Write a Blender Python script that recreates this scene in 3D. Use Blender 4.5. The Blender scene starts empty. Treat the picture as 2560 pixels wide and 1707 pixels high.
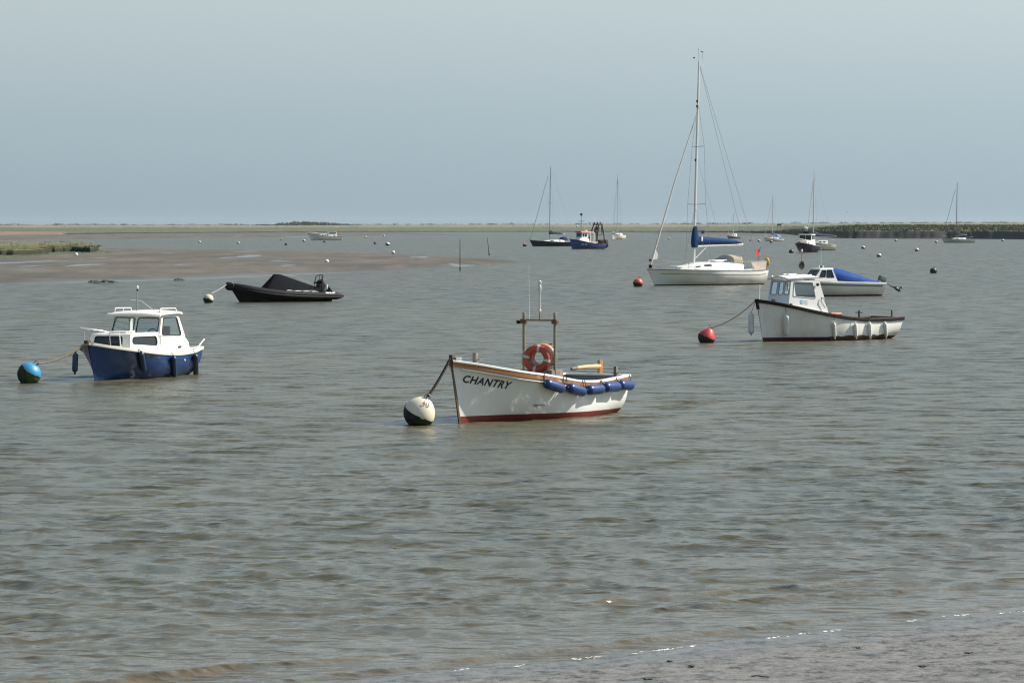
import bpy, bmesh, math, random
import numpy as np
from mathutils import Vector, Matrix

# ------------------------------------------------------------------ camera, sky, sun, exposure
sc = bpy.context.scene
COL = sc.collection
R = math.radians
FPX, CX, CY, HORIZON, EYE = 8707.0, 1280.0, 853.5, 564.0, 4.0      # the lens in pixels of the photograph, eye height in metres
PITCH = math.atan((CY - HORIZON) / FPX)
cam_data = bpy.data.cameras.new('camera')
cam = bpy.data.objects.new('camera', cam_data)
COL.objects.link(cam)
cam.location = (0, 0, EYE)
cam.rotation_euler = (R(90) - PITCH, 0, 0)
cam_data.sensor_width = 36.0
cam_data.lens = 36.0 * FPX / 2560.0
cam_data.clip_start = 0.5
cam_data.clip_end = 30000
sc.camera = cam

SUN_AZ, SUN_EL = 14.0, 41.0            # degrees: azimuth measured from +X towards +Y (away from the camera)
world = bpy.data.worlds.new('World')
sc.world = world
world.use_nodes = True
wn, wl = world.node_tree.nodes, world.node_tree.links
wn.clear()
w_out = wn.new('ShaderNodeOutputWorld')
w_bg = wn.new('ShaderNodeBackground')
w_sky = wn.new('ShaderNodeTexSky')
w_sky.sky_type = 'NISHITA'
w_sky.sun_disc = False
w_sky.sun_elevation = R(SUN_EL)
w_sky.sun_rotation = R(90 - SUN_AZ)
w_sky.air_density = 1.0
w_sky.dust_density = 2.0
w_sky.ozone_density = 1.2
w_bg.inputs['Strength'].default_value = 0.10
# a veil of summer haze over the clear sky, thickest at the horizon
w_co = wn.new('ShaderNodeTexCoord')
w_sep = wn.new('ShaderNodeSeparateXYZ')
wl.new(w_co.outputs['Generated'], w_sep.inputs[0])
w_veil = wn.new('ShaderNodeValToRGB')
cr = w_veil.color_ramp
cr.interpolation = 'LINEAR'
cr.elements[0].position = 0.0
cr.elements[0].color = (0.275, 0.365, 0.420, 1)
cr.elements[1].position = 1.0
cr.elements[1].color = (0.22, 0.36, 0.49, 1)
for pos, c in ((0.030, (0.335, 0.420, 0.464)), (0.066, (0.435, 0.510, 0.535)), (0.20, (0.278, 0.390, 0.452)), (0.45, (0.240, 0.365, 0.460))):
    e = cr.elements.new(pos)
    e.color = (*c, 1)
wl.new(w_sep.outputs['Z'], w_veil.inputs[0])
w_gain = wn.new('ShaderNodeMix')
w_gain.data_type = 'RGBA'; w_gain.blend_type = 'MULTIPLY'
w_gain.inputs[0].default_value = 1.0
wl.new(w_veil.outputs[0], w_gain.inputs[6])
w_side = wn.new('ShaderNodeMath'); w_side.operation = 'MULTIPLY_ADD'          # the haze glows a little towards the sun's side
w_side.inputs[1].default_value = 2.9; w_side.inputs[2].default_value = 8.15
wl.new(w_sep.outputs['X'], w_side.inputs[0])
w_comb = wn.new('ShaderNodeCombineColor')
for k in range(3): wl.new(w_side.outputs[0], w_comb.inputs[k])
wl.new(w_comb.outputs[0], w_gain.inputs[7])
w_fac = wn.new('ShaderNodeMapRange')
w_fac.interpolation_type = 'SMOOTHSTEP'
w_fac.inputs['From Min'].default_value = 0.0
w_fac.inputs['From Max'].default_value = 0.9
w_fac.inputs['To Min'].default_value = 0.97
w_fac.inputs['To Max'].default_value = 0.35
wl.new(w_sep.outputs['Z'], w_fac.inputs['Value'])
w_mix = wn.new('ShaderNodeMix')
w_mix.data_type = 'RGBA'
wl.new(w_fac.outputs[0], w_mix.inputs[0])
wl.new(w_sky.outputs[0], w_mix.inputs[6])
wl.new(w_gain.outputs[2], w_mix.inputs[7])
wl.new(w_mix.outputs[2], w_bg.inputs['Color'])
wl.new(w_bg.outputs[0], w_out.inputs['Surface'])

sun_data = bpy.data.lights.new('sun', 'SUN')
sun_data.energy = 5.0
sun_data.angle = R(0.53)
sun_data.color = (1.0, 0.93, 0.82)
sun = bpy.data.objects.new('sun', sun_data)
COL.objects.link(sun)
to_sun = Vector((math.cos(R(SUN_AZ)) * math.cos(R(SUN_EL)), math.sin(R(SUN_AZ)) * math.cos(R(SUN_EL)), math.sin(R(SUN_EL))))
sun.rotation_euler = to_sun.to_track_quat('Z', 'Y').to_euler()
sun.location = to_sun * 60 + Vector((0, 80, 0))

sc.view_settings.view_transform = 'Standard'
sc.view_settings.look = 'None'
sc.view_settings.exposure = 0.58
sc.view_settings.gamma = 1.0
sc.view_settings.use_curve_mapping = False
sc.cycles.filter_width = 1.2
sc.cycles.max_bounces = 6
sc.cycles.transparent_max_bounces = 12
sc.cycles.volume_bounces = 0
sc.cycles.caustics_reflective = False
sc.cycles.caustics_refractive = False

rnd = random.Random(7)
nrs = np.random.RandomState(11)

# ------------------------------------------------------------------ helpers
def ray(px, py):
    x, y = (px - CX) / FPX, -(py - CY) / FPX
    c, s = math.cos(PITCH), math.sin(PITCH)
    return Vector((x, c + y * s, -s + y * c))
def ground(px, py, z=0.0):
    """world point at height z that the photograph shows at a pixel"""
    d = ray(px, py)
    return Vector((0, 0, EYE)) + d * ((z - EYE) / d.z)
def at_depth(px, py, Y):
    d = ray(px, py)
    return Vector((0, 0, EYE)) + d * (Y / d.y)
def lerp(a, b, t): return a + (b - a) * t
def smooth(a, b, x):
    t = min(1.0, max(0.0, (x - a) / (b - a)))
    return t * t * (3 - 2 * t)
def curve(pts):
    """smooth interpolation through (x, y) points, monotone in x"""
    xs = [p[0] for p in pts]; ys = [p[1] for p in pts]; n = len(xs)
    ms = []
    for i in range(n):
        if i == 0: ms.append((ys[1] - ys[0]) / (xs[1] - xs[0]))
        elif i == n - 1: ms.append((ys[-1] - ys[-2]) / (xs[-1] - xs[-2]))
        else:
            a = (ys[i] - ys[i - 1]) / (xs[i] - xs[i - 1]); b = (ys[i + 1] - ys[i]) / (xs[i + 1] - xs[i])
            ms.append(0.0 if a * b <= 0 else 2 * a * b / (a + b))
    def f(x):
        if x <= xs[0]: return ys[0]
        if x >= xs[-1]: return ys[-1]
        i = 0
        while x > xs[i + 1]: i += 1
        h = xs[i + 1] - xs[i]; t = (x - xs[i]) / h
        return ((2 * t**3 - 3 * t**2 + 1) * ys[i] + (t**3 - 2 * t**2 + t) * h * ms[i]
                + (-2 * t**3 + 3 * t**2) * ys[i + 1] + (t**3 - t**2) * h * ms[i + 1])
    return f

# value noise for shaping meshes (numpy, smooth, non repeating over a scene)
_perm = nrs.permutation(4096)
_vals = nrs.rand(4096) * 2 - 1
def vnoise(x, y, seed=0):
    x = np.asarray(x, float); y = np.asarray(y, float)
    xi = np.floor(x).astype(int); yi = np.floor(y).astype(int)
    fx = x - xi; fy = y - yi
    fx = fx * fx * (3 - 2 * fx); fy = fy * fy * (3 - 2 * fy)
    def h(a, b): return _vals[_perm[(_perm[(a + seed * 131) & 4095] + b) & 4095]]
    return (h(xi, yi) * (1 - fx) + h(xi + 1, yi) * fx) * (1 - fy) + (h(xi, yi + 1) * (1 - fx) + h(xi + 1, yi + 1) * fx) * fy
def fbm(x, y, seed=0, octaves=3):
    s = 0; a = 1.0
    for o in range(octaves):
        s = s + a * vnoise(x * 2**o, y * 2**o, seed + o); a *= 0.5
    return s

def tag(o, label=None, category=None, group=None, kind=None):
    if label: o['label'] = label
    if category: o['category'] = category
    if group: o['group'] = group
    if kind: o['kind'] = kind
    return o
def thing(name, loc, rz=0.0, label=None, category=None, group=None, rx=0.0, ry=0.0):
    o = bpy.data.objects.new(name, None)
    o.empty_display_size = 0.3
    COL.objects.link(o)
    o.rotation_mode = 'XYZ'
    o.location = loc
    o.rotation_euler = (rx, ry, rz)
    return tag(o, label, category, group)
def mesh_obj(name, me, parent=None):
    o = bpy.data.objects.new(name, me)
    COL.objects.link(o)
    o.parent = parent
    return o
def copy_tree(o, parent=None):
    c = o.copy()
    COL.objects.link(c)
    c.parent = parent
    for ch in o.children: copy_tree(ch, c)
    return c

class MB:
    """collects pieces of ONE part and builds it as one mesh"""
    def __init__(s): s.v = []; s.f = []
    def add(s, vs, fs):
        n = len(s.v)
        s.v += [tuple(v) for v in vs]
        s.f += [tuple(i + n for i in f) for f in fs]
        return s
    def box(s, c, size, rot=None):
        hx, hy, hz = size[0] / 2, size[1] / 2, size[2] / 2
        vs = [Vector((x, y, z)) for x in (-hx, hx) for y in (-hy, hy) for z in (-hz, hz)]
        if rot is not None: vs = [rot @ v for v in vs]
        return s.add([v + Vector(c) for v in vs], [(0, 1, 3, 2), (4, 6, 7, 5), (0, 4, 5, 1), (2, 3, 7, 6), (0, 2, 6, 4), (1, 5, 7, 3)])
    def hexa(s, bottom, top):
        """solid between two matching polygons"""
        n = len(bottom)
        fs = [tuple(reversed(range(n))), tuple(range(n, 2 * n))]
        fs += [(i, (i + 1) % n, n + (i + 1) % n, n + i) for i in range(n)]
        return s.add(list(bottom) + list(top), fs)
    def rings(s, rings, cap=True, closed=True):
        n = len(rings[0]); vs = [p for r in rings for p in r]; fs = []
        for i in range(len(rings) - 1):
            for j in range(n if closed else n - 1):
                k = (j + 1) % n
                fs.append((i * n + j, i * n + k, (i + 1) * n + k, (i + 1) * n + j))
        if cap and closed:
            fs.append(tuple(reversed(range(n)))); fs.append(tuple(range((len(rings) - 1) * n, len(rings) * n)))
        return s.add(vs, fs)
    def tube(s, pts, r, n=8, loop=False):
        pts = [Vector(p) for p in pts]; m = len(pts); rings = []; up = None
        for i, p in enumerate(pts):
            a = pts[(i - 1) % m] if (i or loop) else pts[0]
            b = pts[(i + 1) % m] if (i < m - 1 or loop) else pts[-1]
            d = (b - a).normalized()
            if up is None:
                up = Vector((0, 0, 1)) if abs(d.z) < 0.9 else Vector((1, 0, 0))
            u = d.cross(up)
            if u.length < 1e-5: u = d.cross(Vector((0, 1, 0)))
            u.normalize(); v = u.cross(d).normalized(); up = v
            rr = r[i] if isinstance(r, (list, tuple)) else r
            rings.append([p + (u * math.cos(2 * math.pi * k / n) + v * math.sin(2 * math.pi * k / n)) * rr for k in range(n)])
        if loop:
            rings.append(rings[0]); return s.rings(rings, cap=False)
        return s.rings(rings)
    def lathe(s, prof, n=20, M=None):
        """profile of (radius, height) turned round Z"""
        M = M or Matrix()
        rings = [[M @ Vector((max(r, 1e-4) * math.cos(2 * math.pi * k / n), max(r, 1e-4) * math.sin(2 * math.pi * k / n), z)) for k in range(n)] for r, z in prof]
        return s.rings(rings)
    def strip(s, rows):
        """open grid of points"""
        n = len(rows[0]); vs = [p for r in rows for p in r]
        return s.add(vs, [(i * n + j, i * n + j + 1, (i + 1) * n + j + 1, (i + 1) * n + j) for i in range(len(rows) - 1) for j in range(n - 1)])
    def sweep(s, path, sect):
        """sect: list of (out, up) offsets; path: list of (point, out, up)"""
        return s.rings([[Vector(p) + Vector(o) * a + Vector(u) * b for a, b in sect] for p, o, u in path])
    def build(s, name, mat, parent=None, bevel=0.0, seg=2, smooth_deg=35.0, solid=0.0, fix=True):
        me = bpy.data.meshes.new(name)
        me.from_pydata([tuple(v) for v in s.v], [], s.f)
        bm = bmesh.new(); bm.from_mesh(me)
        if fix:
            bmesh.ops.remove_doubles(bm, verts=bm.verts, dist=1e-5)
            bmesh.ops.recalc_face_normals(bm, faces=bm.faces)
        if solid:
            bmesh.ops.solidify(bm, geom=bm.faces[:], thickness=solid)
        if bevel:
            es = [e for e in bm.edges if len(e.link_faces) == 2 and e.calc_face_angle(0) > R(28)]
            bmesh.ops.bevel(bm, geom=es, offset=bevel, segments=seg, profile=0.6, affect='EDGES', clamp_overlap=True)
        bm.to_mesh(me); bm.free()
        for p in me.polygons: p.use_smooth = True
        me.set_sharp_from_angle(angle=R(smooth_deg))
        if mat: me.materials.append(mat)
        return mesh_obj(name, me, parent)

# ------------------------------------------------------------------ materials
MATS = {}
def node(nt, kind, **kw):
    n = nt.nodes.new(kind)
    for k, v in kw.items(): setattr(n, k, v)
    return n
def paint(name, col, rough=0.4, dirt=0.12, scale=3.0, metal=0.0, spec=0.5, coat=0.0, bump=0.0, bump_scale=40.0, dirt_col=None, alpha=1.0, trans=0.0, streak=0.0):
    """painted or plain surface with slight uneven wear"""
    if name in MATS: return MATS[name]
    m = bpy.data.materials.new(name); m.use_nodes = True
    nt = m.node_tree; b = nt.nodes['Principled BSDF']
    co = node(nt, 'ShaderNodeTexCoord')
    nz = node(nt, 'ShaderNodeTexNoise')
    nz.inputs['Scale'].default_value = scale; nz.inputs['Detail'].default_value = 5; nz.inputs['Roughness'].default_value = 0.65
    nt.links.new(co.outputs['Object'], nz.inputs['Vector'])
    rp = node(nt, 'ShaderNodeMapRange')
    rp.inputs['From Min'].default_value = 0.42; rp.inputs['From Max'].default_value = 0.78
    rp.inputs['To Max'].default_value = dirt
    nt.links.new(nz.outputs['Fac'], rp.inputs['Value'])
    mx = node(nt, 'ShaderNodeMix', data_type='RGBA')
    dc = dirt_col or tuple(c * 0.5 for c in col)
    mx.inputs[6].default_value = (*col, 1); mx.inputs[7].default_value = (*dc, 1)
    nt.links.new(rp.outputs[0], mx.inputs[0]); nt.links.new(mx.outputs[2], b.inputs['Base Color'])
    if streak:
        mp = node(nt, 'ShaderNodeMapping'); mp.inputs['Scale'].default_value = (7, 7, 0.5)
        nt.links.new(co.outputs['Object'], mp.inputs[0])
        n3 = node(nt, 'ShaderNodeTexNoise'); n3.inputs['Scale'].default_value = 1.0; n3.inputs['Detail'].default_value = 6; n3.inputs['Roughness'].default_value = 0.7
        nt.links.new(mp.outputs[0], n3.inputs['Vector'])
        r3 = node(nt, 'ShaderNodeMapRange'); r3.inputs['From Min'].default_value = 0.5; r3.inputs['From Max'].default_value = 0.75; r3.inputs['To Max'].default_value = streak
        nt.links.new(n3.outputs['Fac'], r3.inputs['Value'])
        m3 = node(nt, 'ShaderNodeMix', data_type='RGBA'); m3.inputs[7].default_value = (*dc, 1)
        nt.links.new(r3.outputs[0], m3.inputs[0]); nt.links.new(mx.outputs[2], m3.inputs[6]); nt.links.new(m3.outputs[2], b.inputs['Base Color'])
    rr = node(nt, 'ShaderNodeMapRange')
    rr.inputs['To Min'].default_value = max(0.02, rough - 0.1); rr.inputs['To Max'].default_value = min(1, rough + 0.15)
    nt.links.new(nz.outputs['Fac'], rr.inputs['Value']); nt.links.new(rr.outputs[0], b.inputs['Roughness'])
    b.inputs['Metallic'].default_value = metal
    b.inputs['Specular IOR Level'].default_value = spec
    b.inputs['Coat Weight'].default_value = coat
    b.inputs['Coat Roughness'].default_value = 0.08
    if trans: b.inputs['Transmission Weight'].default_value = trans
    if alpha < 1: b.inputs['Alpha'].default_value = alpha
    if bump:
        n2 = node(nt, 'ShaderNodeTexNoise'); n2.inputs['Scale'].default_value = bump_scale; n2.inputs['Detail'].default_value = 4
        nt.links.new(co.outputs['Object'], n2.inputs['Vector'])
        bp = node(nt, 'ShaderNodeBump'); bp.inputs['Strength'].default_value = bump; bp.inputs['Distance'].default_value = 0.01
        nt.links.new(n2.outputs['Fac'], bp.inputs['Height']); nt.links.new(bp.outputs[0], b.inputs['Normal'])
    MATS[name] = m
    return m
def grain(name, c1, c2, rough=0.45, scale=(2, 40, 40), coat=0.0):
    """timber with grain along local X"""
    if name in MATS: return MATS[name]
    m = bpy.data.materials.new(name); m.use_nodes = True
    nt = m.node_tree; b = nt.nodes['Principled BSDF']
    co = node(nt, 'ShaderNodeTexCoord'); mp = node(nt, 'ShaderNodeMapping'); mp.inputs['Scale'].default_value = scale
    nz = node(nt, 'ShaderNodeTexNoise'); nz.inputs['Scale'].default_value = 1.0; nz.inputs['Detail'].default_value = 6; nz.inputs['Roughness'].default_value = 0.7
    nt.links.new(co.outputs['Object'], mp.inputs[0]); nt.links.new(mp.outputs[0], nz.inputs['Vector'])
    rp = node(nt, 'ShaderNodeValToRGB')
    rp.color_ramp.elements[0].position = 0.32; rp.color_ramp.elements[0].color = (*c1, 1)
    rp.color_ramp.elements[1].position = 0.68; rp.color_ramp.elements[1].color = (*c2, 1)
    nt.links.new(nz.outputs['Fac'], rp.inputs[0]); nt.links.new(rp.outputs[0], b.inputs['Base Color'])
    b.inputs['Roughness'].default_value = rough; b.inputs['Coat Weight'].default_value = coat
    bp = node(nt, 'ShaderNodeBump'); bp.inputs['Strength'].default_value = 0.25; bp.inputs['Distance'].default_value = 0.006
    nt.links.new(nz.outputs['Fac'], bp.inputs['Height']); nt.links.new(bp.outputs[0], b.inputs['Normal'])
    MATS[name] = m
    return m
def glass(name, col=(0.75, 0.85, 0.86), rough=0.03, mixv=0.8):
    """thin window pane: mostly see-through, with a sky reflection"""
    if name in MATS: return MATS[name]
    m = bpy.data.materials.new(name); m.use_nodes = True
    nt = m.node_tree; nt.nodes.remove(nt.nodes['Principled BSDF']); out = nt.nodes['Material Output']
    tr = node(nt, 'ShaderNodeBsdfTransparent'); tr.inputs[0].default_value = (*col, 1)
    gl = node(nt, 'ShaderNodeBsdfGlossy'); gl.inputs['Roughness'].default_value = rough; gl.inputs[0].default_value = (0.95, 0.97, 1, 1)
    fr = node(nt, 'ShaderNodeFresnel'); fr.inputs[0].default_value = 1.5
    ad = node(nt, 'ShaderNodeMath', operation='MULTIPLY_ADD'); ad.inputs[1].default_value = mixv; ad.inputs[2].default_value = 0.05
    nt.links.new(fr.outputs[0], ad.inputs[0])
    mx = node(nt, 'ShaderNodeMixShader')
    nt.links.new(ad.outputs[0], mx.inputs[0]); nt.links.new(tr.outputs[0], mx.inputs[1]); nt.links.new(gl.outputs[0], mx.inputs[2])
    nt.links.new(mx.outputs[0], out.inputs['Surface'])
    MATS[name] = m
    return m

# ------------------------------------------------------------------ water
SHORE = [ground(*p) for p in ((560, 1740), (1000, 1690), (1280, 1664), (1514, 1642), (1732, 1616), (2096, 1575), (2368, 1541), (2560, 1528), (2900, 1490))]
_sa = Vector((SHORE[0].x, SHORE[0].y)); _sb = Vector((SHORE[-1].x, SHORE[-1].y))
S_DIR = (_sb - _sa).normalized()               # along the beach, to the right and away
S_OUT = Vector((-S_DIR.y, S_DIR.x))            # out to sea
_ss = [(Vector((p.x, p.y)) - _sa).dot(S_DIR) for p in SHORE]
_so = [(Vector((p.x, p.y)) - _sa).dot(S_OUT) for p in SHORE]
def offshore(x, y):
    """distance s along the beach and d out from the water's edge"""
    ax = np.asarray(x) - _sa.x; ay = np.asarray(y) - _sa.y
    s = ax * S_DIR.x + ay * S_DIR.y
    d = ax * S_OUT.x + ay * S_OUT.y - np.interp(s, _ss, _so)
    return s, d - 0.10 * fbm(s * 0.9, s * 0 + 3.3, 5)

def water_material():
    m = bpy.data.materials.new('estuary_water'); m.use_nodes = True
    nt = m.node_tree; b = nt.nodes['Principled BSDF']; L = nt.links
    geo = node(nt, 'ShaderNodeNewGeometry')
    def noise(scale, detail, stretch=(1, 1, 1), rough=0.55):
        mp = node(nt, 'ShaderNodeMapping'); mp.inputs['Scale'].default_value = stretch; mp.inputs['Rotation'].default_value = (0, 0, R(6))
        L.new(geo.outputs['Position'], mp.inputs[0])
        n = node(nt, 'ShaderNodeTexNoise'); n.inputs['Scale'].default_value = scale; n.inputs['Detail'].default_value = detail; n.inputs['Roughness'].default_value = rough
        n.noise_dimensions = '2D'
        L.new(mp.outputs[0], n.inputs['Vector'])
        return n
    silt = noise(0.035, 4)
    rp = node(nt, 'ShaderNodeValToRGB')
    rp.color_ramp.elements[0].position = 0.3; rp.color_ramp.elements[0].color = (0.062, 0.060, 0.037, 1)
    rp.color_ramp.elements[1].position = 0.7; rp.color_ramp.elements[1].color = (0.082, 0.075, 0.043, 1)
    L.new(silt.outputs['Fac'], rp.inputs[0])
    att2 = node(nt, 'ShaderNodeAttribute', attribute_name='shallow')
    mxs = node(nt, 'ShaderNodeMix', data_type='RGBA')
    mxs.inputs[7].default_value = (0.104, 0.089, 0.061, 1)
    L.new(att2.outputs['Fac'], mxs.inputs[0]); L.new(rp.outputs[0], mxs.inputs[6])
    L.new(mxs.outputs[2], b.inputs['Base Color'])
    b.inputs['IOR'].default_value = 1.333
    att = node(nt, 'ShaderNodeAttribute', attribute_name='ripple')
    rgh = node(nt, 'ShaderNodeMapRange'); rgh.inputs['To Min'].default_value = 0.045; rgh.inputs['To Max'].default_value = 0.28
    L.new(att.outputs['Fac'], rgh.inputs['Value']); L.new(rgh.outputs[0], b.inputs['Roughness'])
    gust = noise(0.11, 2)
    gm = node(nt, 'ShaderNodeMapRange'); gm.inputs['From Min'].default_value = 0.3; gm.inputs['From Max'].default_value = 0.7
    gm.inputs['To Min'].default_value = 0.8; gm.inputs['To Max'].default_value = 1.2
    L.new(gust.outputs['Fac'], gm.inputs['Value'])
    def slope(n, amp, att_out=None):
        s = node(nt, 'ShaderNodeVectorMath', operation='SUBTRACT'); s.inputs[1].default_value = (0.5, 0.5, 0.5)
        L.new(n.outputs['Color'], s.inputs[0])
        k = node(nt, 'ShaderNodeVectorMath', operation='MULTIPLY'); k.inputs[1].default_value = (amp, amp * 1.1, 0)
        L.new(s.outputs[0], k.inputs[0])
        if att_out is None: return k
        q = node(nt, 'ShaderNodeVectorMath', operation='SCALE'); L.new(k.outputs[0], q.inputs[0]); L.new(att_out, q.inputs['Scale'])
        return q
    s1 = slope(noise(4.2, 4, (0.7, 1.2, 1), 0.62), 0.8)
    s2 = slope(noise(1.3, 3, (0.5, 1.2, 1)), 1.6, att.outputs['Fac'])
    ad = node(nt, 'ShaderNodeVectorMath', operation='ADD'); L.new(s1.outputs[0], ad.inputs[0]); L.new(s2.outputs[0], ad.inputs[1])
    gs = node(nt, 'ShaderNodeVectorMath', operation='SCALE'); L.new(ad.outputs[0], gs.inputs[0]); L.new(gm.outputs[0], gs.inputs['Scale'])
    cal = node(nt, 'ShaderNodeMapRange'); cal.inputs['To Min'].default_value = 1.0; cal.inputs['To Max'].default_value = 0.6
    L.new(att2.outputs['Fac'], cal.inputs['Value'])
    gs2 = node(nt, 'ShaderNodeVectorMath', operation='SCALE'); L.new(gs.outputs[0], gs2.inputs[0]); 
    att3 = node(nt, 'ShaderNodeAttribute', attribute_name='breaker')
    bk = node(nt, 'ShaderNodeMath', operation='MULTIPLY_ADD'); bk.inputs[1].default_value = 2.2
    L.new(att3.outputs['Fac'], bk.inputs[0]); L.new(cal.outputs[0], bk.inputs[2]); L.new(bk.outputs[0], gs2.inputs['Scale'])
    an = node(nt, 'ShaderNodeVectorMath', operation='ADD'); L.new(gs2.outputs[0], an.inputs[0]); 
    # small sharp-crested wavelets running in two directions
    rid = None
    for k, (sc_, rot) in enumerate(((1.5, 24), (2.3, -20))):
        mp = node(nt, 'ShaderNodeMapping'); mp.inputs['Scale'].default_value = (0.55, 1.3, 1); mp.inputs['Rotation'].default_value = (0, 0, R(rot))
        L.new(geo.outputs['Position'], mp.inputs[0])
        rn = node(nt, 'ShaderNodeTexNoise'); rn.noise_dimensions = '2D'; rn.noise_type = 'RIDGED_MULTIFRACTAL'
        rn.inputs['Scale'].default_value = sc_; rn.inputs['Detail'].default_value = 2.5; rn.inputs['Roughness'].default_value = 0.5
        rn.inputs['Offset'].default_value = 0.9; rn.inputs['Gain'].default_value = 1.2
        L.new(mp.outputs[0], rn.inputs['Vector'])
        bp = node(nt, 'ShaderNodeBump'); bp.inputs['Strength'].default_value = 1.0; bp.inputs['Distance'].default_value = (0.020, 0.013)[k]
        L.new(rn.outputs['Fac'], bp.inputs['Height'])
        if rid is not None: L.new(rid, bp.inputs['Normal'])
        rid = bp.outputs[0]
    L.new(rid, an.inputs[1])
    nn = node(nt, 'ShaderNodeVectorMath', operation='NORMALIZE'); L.new(an.outputs[0], nn.inputs[0])
    L.new(nn.outputs[0], b.inputs['Normal'])
    return m

def build_water():
    # rows follow the perspective so that every wave stays a few cells long
    pys = list(np.arange(1760, 700, -2.0)) + list(np.arange(700, 600, -1.6)) + list(np.arange(600, 567, -1.0)) + [566.2, 565.4, 564.8]
    D = np.array([EYE * FPX / (p - HORIZON) for p in pys])
    D = np.concatenate([[4.0, 12.0, 20.0, 25.0], D, [9000.0, 16000.0]])
    inner = np.linspace(-0.185, 0.185, 1060)
    side = np.array([0.2, 0.23, 0.28, 0.36, 0.5, 0.75, 1.2, 2.2, 5.0])
    T = np.concatenate([-side[::-1], inner, side])
    X = D[:, None] * T[None, :]
    Y = np.repeat(D[:, None], len(T), 1)
    step_y = np.gradient(D)[:, None]
    step_x = np.abs(D[:, None] * np.gradient(T)[None, :])
    Z = np.zeros_like(X); DX = np.zeros_like(X); DY = np.zeros_like(X); lost = np.zeros_like(X); tot = 0.0
    rs = np.random.RandomState(4)
    wx = X + 0.5 * fbm(X * 0.23, Y * 0.23, 1); wy = Y + 0.5 * fbm(X * 0.23 + 9, Y * 0.23, 2)
    lam = np.geomspace(0.15, 3.0, 110)
    for i, l in enumerate(lam):
        l = l * (1 + 0.1 * rs.randn())
        th = R(80) + R(32) * rs.randn()
        kx, ky = math.cos(th), math.sin(th)
        k = 2 * math.pi / l
        slope = 0.035 * (1.0 if l < 0.5 else (0.5 / l) ** 0.98)
        a = slope / k
        tot += slope ** 2
        need = np.maximum(step_y * abs(ky), step_x * abs(kx)) / l
        w = np.clip((0.42 - need) / 0.2, 0, 1)
        lost += slope ** 2 * (1 - w)
        ph = k * (wx * kx + wy * ky) + rs.rand() * 6.283
        c, s_ = np.cos(ph), np.sin(ph)
        Z += w * a * c; DX -= w * a * 0.85 * kx * s_; DY -= w * a * 0.85 * ky * s_
    s, d = offshore(X, Y)
    gusts = 1 + 0.28 * fbm(X * 0.06, Y * 0.035, 7)
    calm = np.clip((d - 0.2) / 4.0, 0.12, 1) ** 0.8 * gusts
    Z *= calm; DX *= calm; DY *= calm
    # wavelets running in over the shallows
    near = (d < 7) & (d > -2)
    ridge = np.zeros_like(Z); breaker = np.zeros_like(Z)
    for j, (d0, amp, seed) in enumerate(((0.35, 0.030, 1), (1.05, 0.045, 2), (2.1, 0.032, 3), (3.3, 0.026, 4), (4.7, 0.018, 5))):
        c0 = d0 + 0.40 * fbm(s * 0.16, s * 0 + j * 7.1, 20 + seed, 2) + 0.04 * vnoise(s * 1.3, s * 0 + j, 30 + seed)
        am = amp * np.clip(0.2 + 1.2 * vnoise(s * 0.22 + 3 * j, s * 0 + j * 3.7, 40 + seed) + 0.12 * vnoise(s * 2.2, s * 0 + j, 50 + seed), 0, 1.2)
        q = d - c0
        breaker += np.clip(am / 0.02, 0, 1) * np.exp(-((q + 0.03) / 0.05) ** 2)
        ridge += am * np.where(q > 0, np.exp(-(q / 0.24) ** 2), np.exp(-(q / 0.06) ** 2))
    Z += np.where(near, ridge, 0)
    breaker = np.where(near, breaker, 0)
    X = X + DX; Y = Y + DY
    nr, nc = X.shape
    me = bpy.data.meshes.new('water')
    co = np.stack([X, Y, Z], -1).reshape(-1, 3).astype(np.float32)
    idx = np.arange(nr * nc).reshape(nr, nc)
    q = np.stack([idx[:-1, :-1], idx[:-1, 1:], idx[1:, 1:], idx[1:, :-1]], -1).reshape(-1, 4)
    me.vertices.add(len(co)); me.vertices.foreach_set('co', co.ravel())
    me.loops.add(q.size); me.loops.foreach_set('vertex_index', q.ravel().astype(np.int32))
    me.polygons.add(len(q)); me.polygons.foreach_set('loop_start', (np.arange(len(q)) * 4).astype(np.int32))
    me.update(calc_edges=True)
    me.polygons.foreach_set('use_smooth', np.ones(len(q), bool))
    a = me.attributes.new('ripple', 'FLOAT', 'POINT'); a.data.foreach_set('value', np.sqrt(lost / tot).ravel().astype(np.float32))
    a = me.attributes.new('shallow', 'FLOAT', 'POINT'); a.data.foreach_set('value', np.clip(1 - d / 9.0, 0, 1).ravel().astype(np.float32))
    a = me.attributes.new('breaker', 'FLOAT', 'POINT'); a.data.foreach_set('value', np.clip(breaker, 0, 1).ravel().astype(np.float32))
    me.materials.append(water_material())
    o = mesh_obj('water', me)
    tag(o, 'choppy grey-brown estuary water', kind='structure')
    return o
build_water()

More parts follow.
